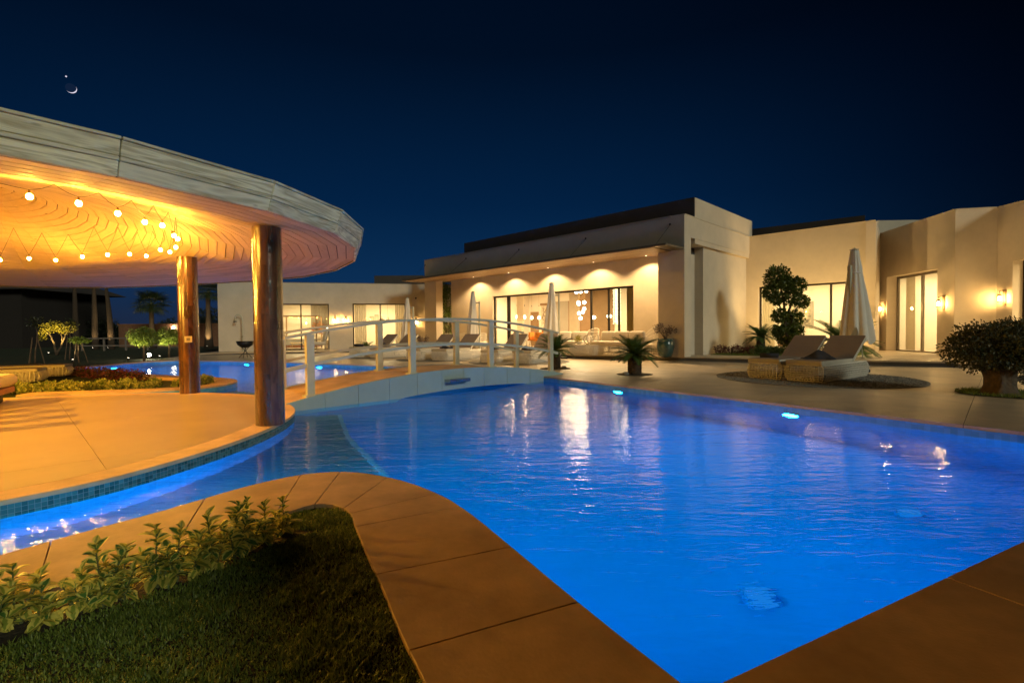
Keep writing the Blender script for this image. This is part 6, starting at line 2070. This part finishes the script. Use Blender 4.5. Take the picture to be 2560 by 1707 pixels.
for k, (x, y, s) in enumerate(((-15.6, 16.2, .32), (-14.6, 15.6, .24))):
    o = MB().sphere((0, 0, 0), s, 12, 8, (1.5, 1, .55)).build('boulder', M['rock'], None, True, loc=(x, y, -.02))
    tag(o, ('larger', 'smaller')[k] + ' grey boulder on the lawn behind the loungers', 'rock')

# brick wall with a lamp
bw = thing('brick_wall', 'long low garden brick wall with a lamp, behind the palms', 'wall', (-28, 43, -0.075))
for k in range(7):
    MB().box((-6 + 3.0 * k + 1.5, 0, .95), (2.99, .3, 1.9)).build('wall_bay', M['brick_wall'] if 'brick_wall' in M else M['brick_dark'], bw)
MB().box((4.5, 0, 1.94), (21.2, .4, .08)).build('wall_cap', M['terracotta'], bw)
wl_ = thing('wall_light', 'small round lamp glowing on the garden brick wall', 'wall lamp', (-29.2, 42.75, 1.55))
MB().box((0, .06, 0), (.1, .05, .14)).build('bracket', M['black_iron'], wl_)
MB().sphere((0, 0, 0), .09, 10, 8).build('globe', M['lamp_lens'], wl_, True)

# pale rail fence
fe = thing('rail_fence', 'pale low rail fence on the lawn before the palms', 'fence', (-27, 34, -0.075))
for k in range(5): MB().box((-2.5 + 1.5 * k, 0, .45), (.09, .09, .9)).build('post', M['plaster_dark'], fe)
for z in (.35, .85): MB().box((.5, -.06, z), (6.2, .04, .08)).build('rail', M['plaster_dark'], fe)

# dark neighbouring house and trees on the skyline
nh = thing('neighbour_house', 'unlit dark house with a pitched roof at far left', 'house', (-49, 46, -0.075))
MB().box((0, 0, 2.6), (16, 9, 5.2)).build('wall', surf('dark_brown_render', (0.022, 0.017, 0.014), 0.9), nh)
rfm = MB().add([(-9, -5.4, 4.9), (9.2, -5.4, 4.9), (9.2, 5.4, 4.9), (-9, 5.4, 4.9), (-4, 0, 7.6), (4, 0, 7.6)], [(0, 1, 5, 4), (1, 2, 5), (2, 3, 4, 5), (3, 0, 4), (3, 2, 1, 0)])
rf_ = rfm.build('roof', M['roof_dark'], nh)
MB().box((5.2, -1, 6.9), (.5, .5, 1.2)).build('chimney', M['roof_dark'], rf_)
for x in (-4, 0, 4): MB().box((x, -4.52, 2.0), (1.2, .06, 1.5)).build('window', M['frame'], nh)
q = random.Random(9)
TL = ['dense dark tree on the skyline, %s' % s for s in ('far left behind the house', 'left of the slim palms', 'between the slim palms', 'right of the slim palms', 'behind the bushy palm', 'above the brick wall', 'right of the brick wall', 'behind the tall fan palm', 'beside the far wing')]
for k in range(9):
    x, y = -43 + 3.3 * k, 50 + q.uniform(-3, 5)
    h = q.uniform(2.5, 3.9)
    t = thing('dark_tree', TL[k], 'tree', (x, y, -0.075), 0, 'dark skyline trees')
    MB().tube([(0, 0, 0), (0, 0, h * .6)], [.2, .12], 7).build('trunk', M['bark'], t)
    leaf_cloud(MB(), [(q.uniform(-1.4, 1.4), q.uniform(-1, 1), h * q.uniform(.3, .75), h * q.uniform(.24, .36), (1.3, 1.1, 1)) for _ in range(7)], 2600, .22, 700 + k, .3).build('crown', M['dark_leaf'], t)

# house bed spotlights that wash the recessed wall
garden_spot(*HW(1.7, 4.0), .17, (VX * .7, VY * .7, .8), 360, 'spotlight in the lawn strip left of the topiary tree', (1, .66, .26), 120)
garden_spot(*HW(3.3, 4.0), .165, (VX * .7, VY * .7, .8), 290, 'spotlight behind the large cycad', (1, .62, .22), 120)
garden_spot(-3.6, 27.2, .155, (-.1, .4, 1), 160, 'spotlight under the tall shrub behind the left pier', (1, .72, .28), 90)

garden_spot(12.0, 11.75, .155, (2.8, 4.7, 2.3), 420, 'added unseen spotlight behind the round dark bush, brightening the right walls', (1, .66, .28), 100)  # lamp added out of sight to even out the right wing walls

# moon and evening star
def sky_body(d, dist, r): return Vector(d).normalized() * dist
mp_ = sky_body((-0.8858, 1.0116, 0.4951), 900, 1)
moon = thing('moon', 'thin crescent moon with faint earthshine low in the left sky', 'moon', mp_ + Vector((0, 0, 1.1)))
MR = 5.6
fw_ = -mp_.normalized(); rt_ = fw_.cross(Vector((0, 0, 1))).normalized() * -1; up_ = rt_.cross(fw_) * -1
rt_ = Vector((0, 0, 1)).cross(fw_).normalized(); up_ = fw_.cross(rt_).normalized()
M['earthshine'] = glow('earthshine', (.004, .011, .032), 1.0)
M['moonlit'] = glow('moonlit_limb', (.8, .75, .9), 0.8)
M['earthshine'].cycles.emission_sampling = 'NONE'; M['moonlit'].cycles.emission_sampling = 'NONE'
MB().sphere((0, 0, 0), MR, 32, 20).build('disc', M['earthshine'], moon, True)
vs, fs = [], []
NT = 24
ld = R(-52)      # lit side points down and to the right
for k in range(NT + 1):
    b = lerp(-R(84), R(84), k / NT)
    for e_ in (0.0, 1.0):
        rad = 1.03 if e_ else 1.03 - 0.30 * math.cos(b) ** 1.2
        a = ld + b
        # limb and terminator of the crescent, on the sphere's near side
        px, py = rad * math.cos(a), rad * math.sin(a)
        if not e_:
            cx_, cy_ = math.cos(ld), math.sin(ld)
            along = -math.sin(b) ; out = math.cos(b) * 0.80
            px, py = 1.03 * (out * cx_ + math.sin(b) * -cy_), 1.03 * (out * cy_ + math.sin(b) * cx_)
        zz = math.sqrt(max(0.0, 1.10 - px * px - py * py))
        vs.append(rt_ * (px * MR) + up_ * (py * MR) + fw_ * (zz * MR))
for k in range(NT): fs.append((2 * k, 2 * k + 1, 2 * k + 3, 2 * k + 2))
MB().add(vs, fs).build('crescent', M['moonlit'], moon)
vp = sky_body((-0.8953, 1.0121, 0.5189), 900, 1)
ven = tag(MB().sphere((0, 0, 0), 0.9, 10, 6).build('evening_star', M['moonlit'], None, True, loc=vp + Vector((0, 0, 1.1))), 'bright evening star just above the crescent moon', 'star')

# unseen hedge added behind the viewer to shade the near paving
hd = thing('added_shade_hedge', 'unseen hedge added behind the near paving to shade it, outside the picture', 'hedge', (0, 0, 0))
for x0, x1, h in ((1.0, 5.4, 2.0), (5.41, 13, 2.3)):
    m = MB().box(((x0 + x1) / 2, -0.75, h / 2 - .05), (x1 - x0, .35, h - .1))
    leaf_cloud(m, [(lerp(x0, x1, (k + .5) / 8), -0.75, h * f, .42, (1.1, .5, .6)) for k in range(8) for f in (.25, .6, .9)], 2500, .09, 900, .3)
    m.build('shade_hedge_block', M['dark_leaf'], hd)

# ================================================================== underwater lamps
def pool_lamp(x, y, z, dx, dy, label, r=0.11, mat='pool_lamp'):
    a = math.atan2(dy, dx)
    t = thing('pool_lamp', label, 'pool light', (x, y, z), a, 'underwater pool lights')
    MB().tube([(0.002, 0, 0), (0.03, 0, 0)], r * 1.25, 20).build('rim', M['steel'], t)
    vs = [(0.034, 0, 0)] + [(0.034, r * math.cos(2 * math.pi * k / 16), r * math.sin(2 * math.pi * k / 16)) for k in range(16)]
    MB().add(vs, [(0, 1 + k, 1 + (k + 1) % 16) for k in range(16)]).build('lens', M[mat], t)
    return t
ex, ey = 5.92 - 1.05, 4.19 - 11.3
el = math.hypot(ex, ey); ex, ey = ex / el, ey / el
nx_, ny_ = ey, -ex      # towards the water
if nx_ * (1 - 3.5) + ny_ * (4 - 7.7) < 0: nx_, ny_ = -nx_, -ny_
for k, f in enumerate((0.217, 0.60)):
    pool_lamp(lerp(1.05, 5.92, f) + nx_ * .005, lerp(11.3, 4.19, f) + ny_ * .005, -0.27, nx_, ny_, 'underwater lamp in the far pool wall, ' + ('nearest the bridge', 'bright one in front of the wicker loungers')[k], mat='pool_lamp_far')
ex, ey = 5.92 - .54, 4.19 - 1.48; el = math.hypot(ex, ey); ex, ey = ex / el, ey / el
for k, f in enumerate((0.45, 0.93)):  # hidden lamps added so the pool glows more evenly
    pool_lamp(lerp(.54, 5.92, f) - ey * .01, lerp(1.48, 4.19, f) + ex * .01, -0.45, -ey, ex, 'added unseen lamp in the near pool wall, ' + ('left', 'right')[k], 0.09)
pool_lamp(-0.05, 2.62, -0.45, 0.87, 0.49, 'added unseen lamp below the foreground coping')  # added lamp, concealed by the coping, to brighten the pool
pool_lamp(-2.42, 2.66, -0.33, -0.8, 0.58, 'underwater lamp in the channel at the left edge', mat='pool_lamp_cyan')
pool_lamp(0.2, 12.2, -0.35, -0.75, -0.6, 'underwater lamp at the house end of the footbridge', mat='pool_lamp_cyan')
for k, (x, y, dx, dy, w) in enumerate(((-3.3, 15.22, -.55, -.83, 'right'), (-6.7, 17.25, -.5, -.86, 'middle'), (-10.1, 18.85, -.3, -.95, 'left'), (-14.1, 17.5, 1, -.1, 'leftmost'), (-9.4, 13.2, .5, .86, 'hedge side'))):
    pool_lamp(x, y, -0.3, dx, dy, 'underwater lamp in the far pool, ' + w, mat='pool_lamp_far')
pool_lamp(-0.70, 3.56, -0.30, 0.65, 0.76, 'added unseen lamp at the rounded end of the foreground coping', 0.15, 'pool_lamp_cyan')  # added lamp, turned away from view, to light the water towards the bridge

for k, (x, y) in enumerate(((3.49, 4.32), (1.67, 3.35))):  # glowing discs added for two faint bright spots in the water
    t = thing('pool_floor_glow', 'faint round glowing disc added in the pool floor, ' + ('farther one at right', 'nearer one')[k], 'pool light', (x, y, -1.5), 0, 'pool floor glow spots')
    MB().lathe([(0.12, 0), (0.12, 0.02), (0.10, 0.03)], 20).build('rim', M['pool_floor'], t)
    MB().lathe([(0.001, 0.031), (0.095, 0.031)], 20).build('lens', M['floor_glow'], t)
pool_lamp(-2.12, 3.17, -0.36, -0.83, 0.55, 'added unseen lamp in the channel wall below the planted coping', 0.09)  # hidden lamp added to brighten the channel
pool_lamp(-1.68, 3.78, -0.36, -0.6, 0.8, 'added unseen lamp in the channel wall near the rounded coping end', 0.09)  # second hidden lamp added for the channel glow
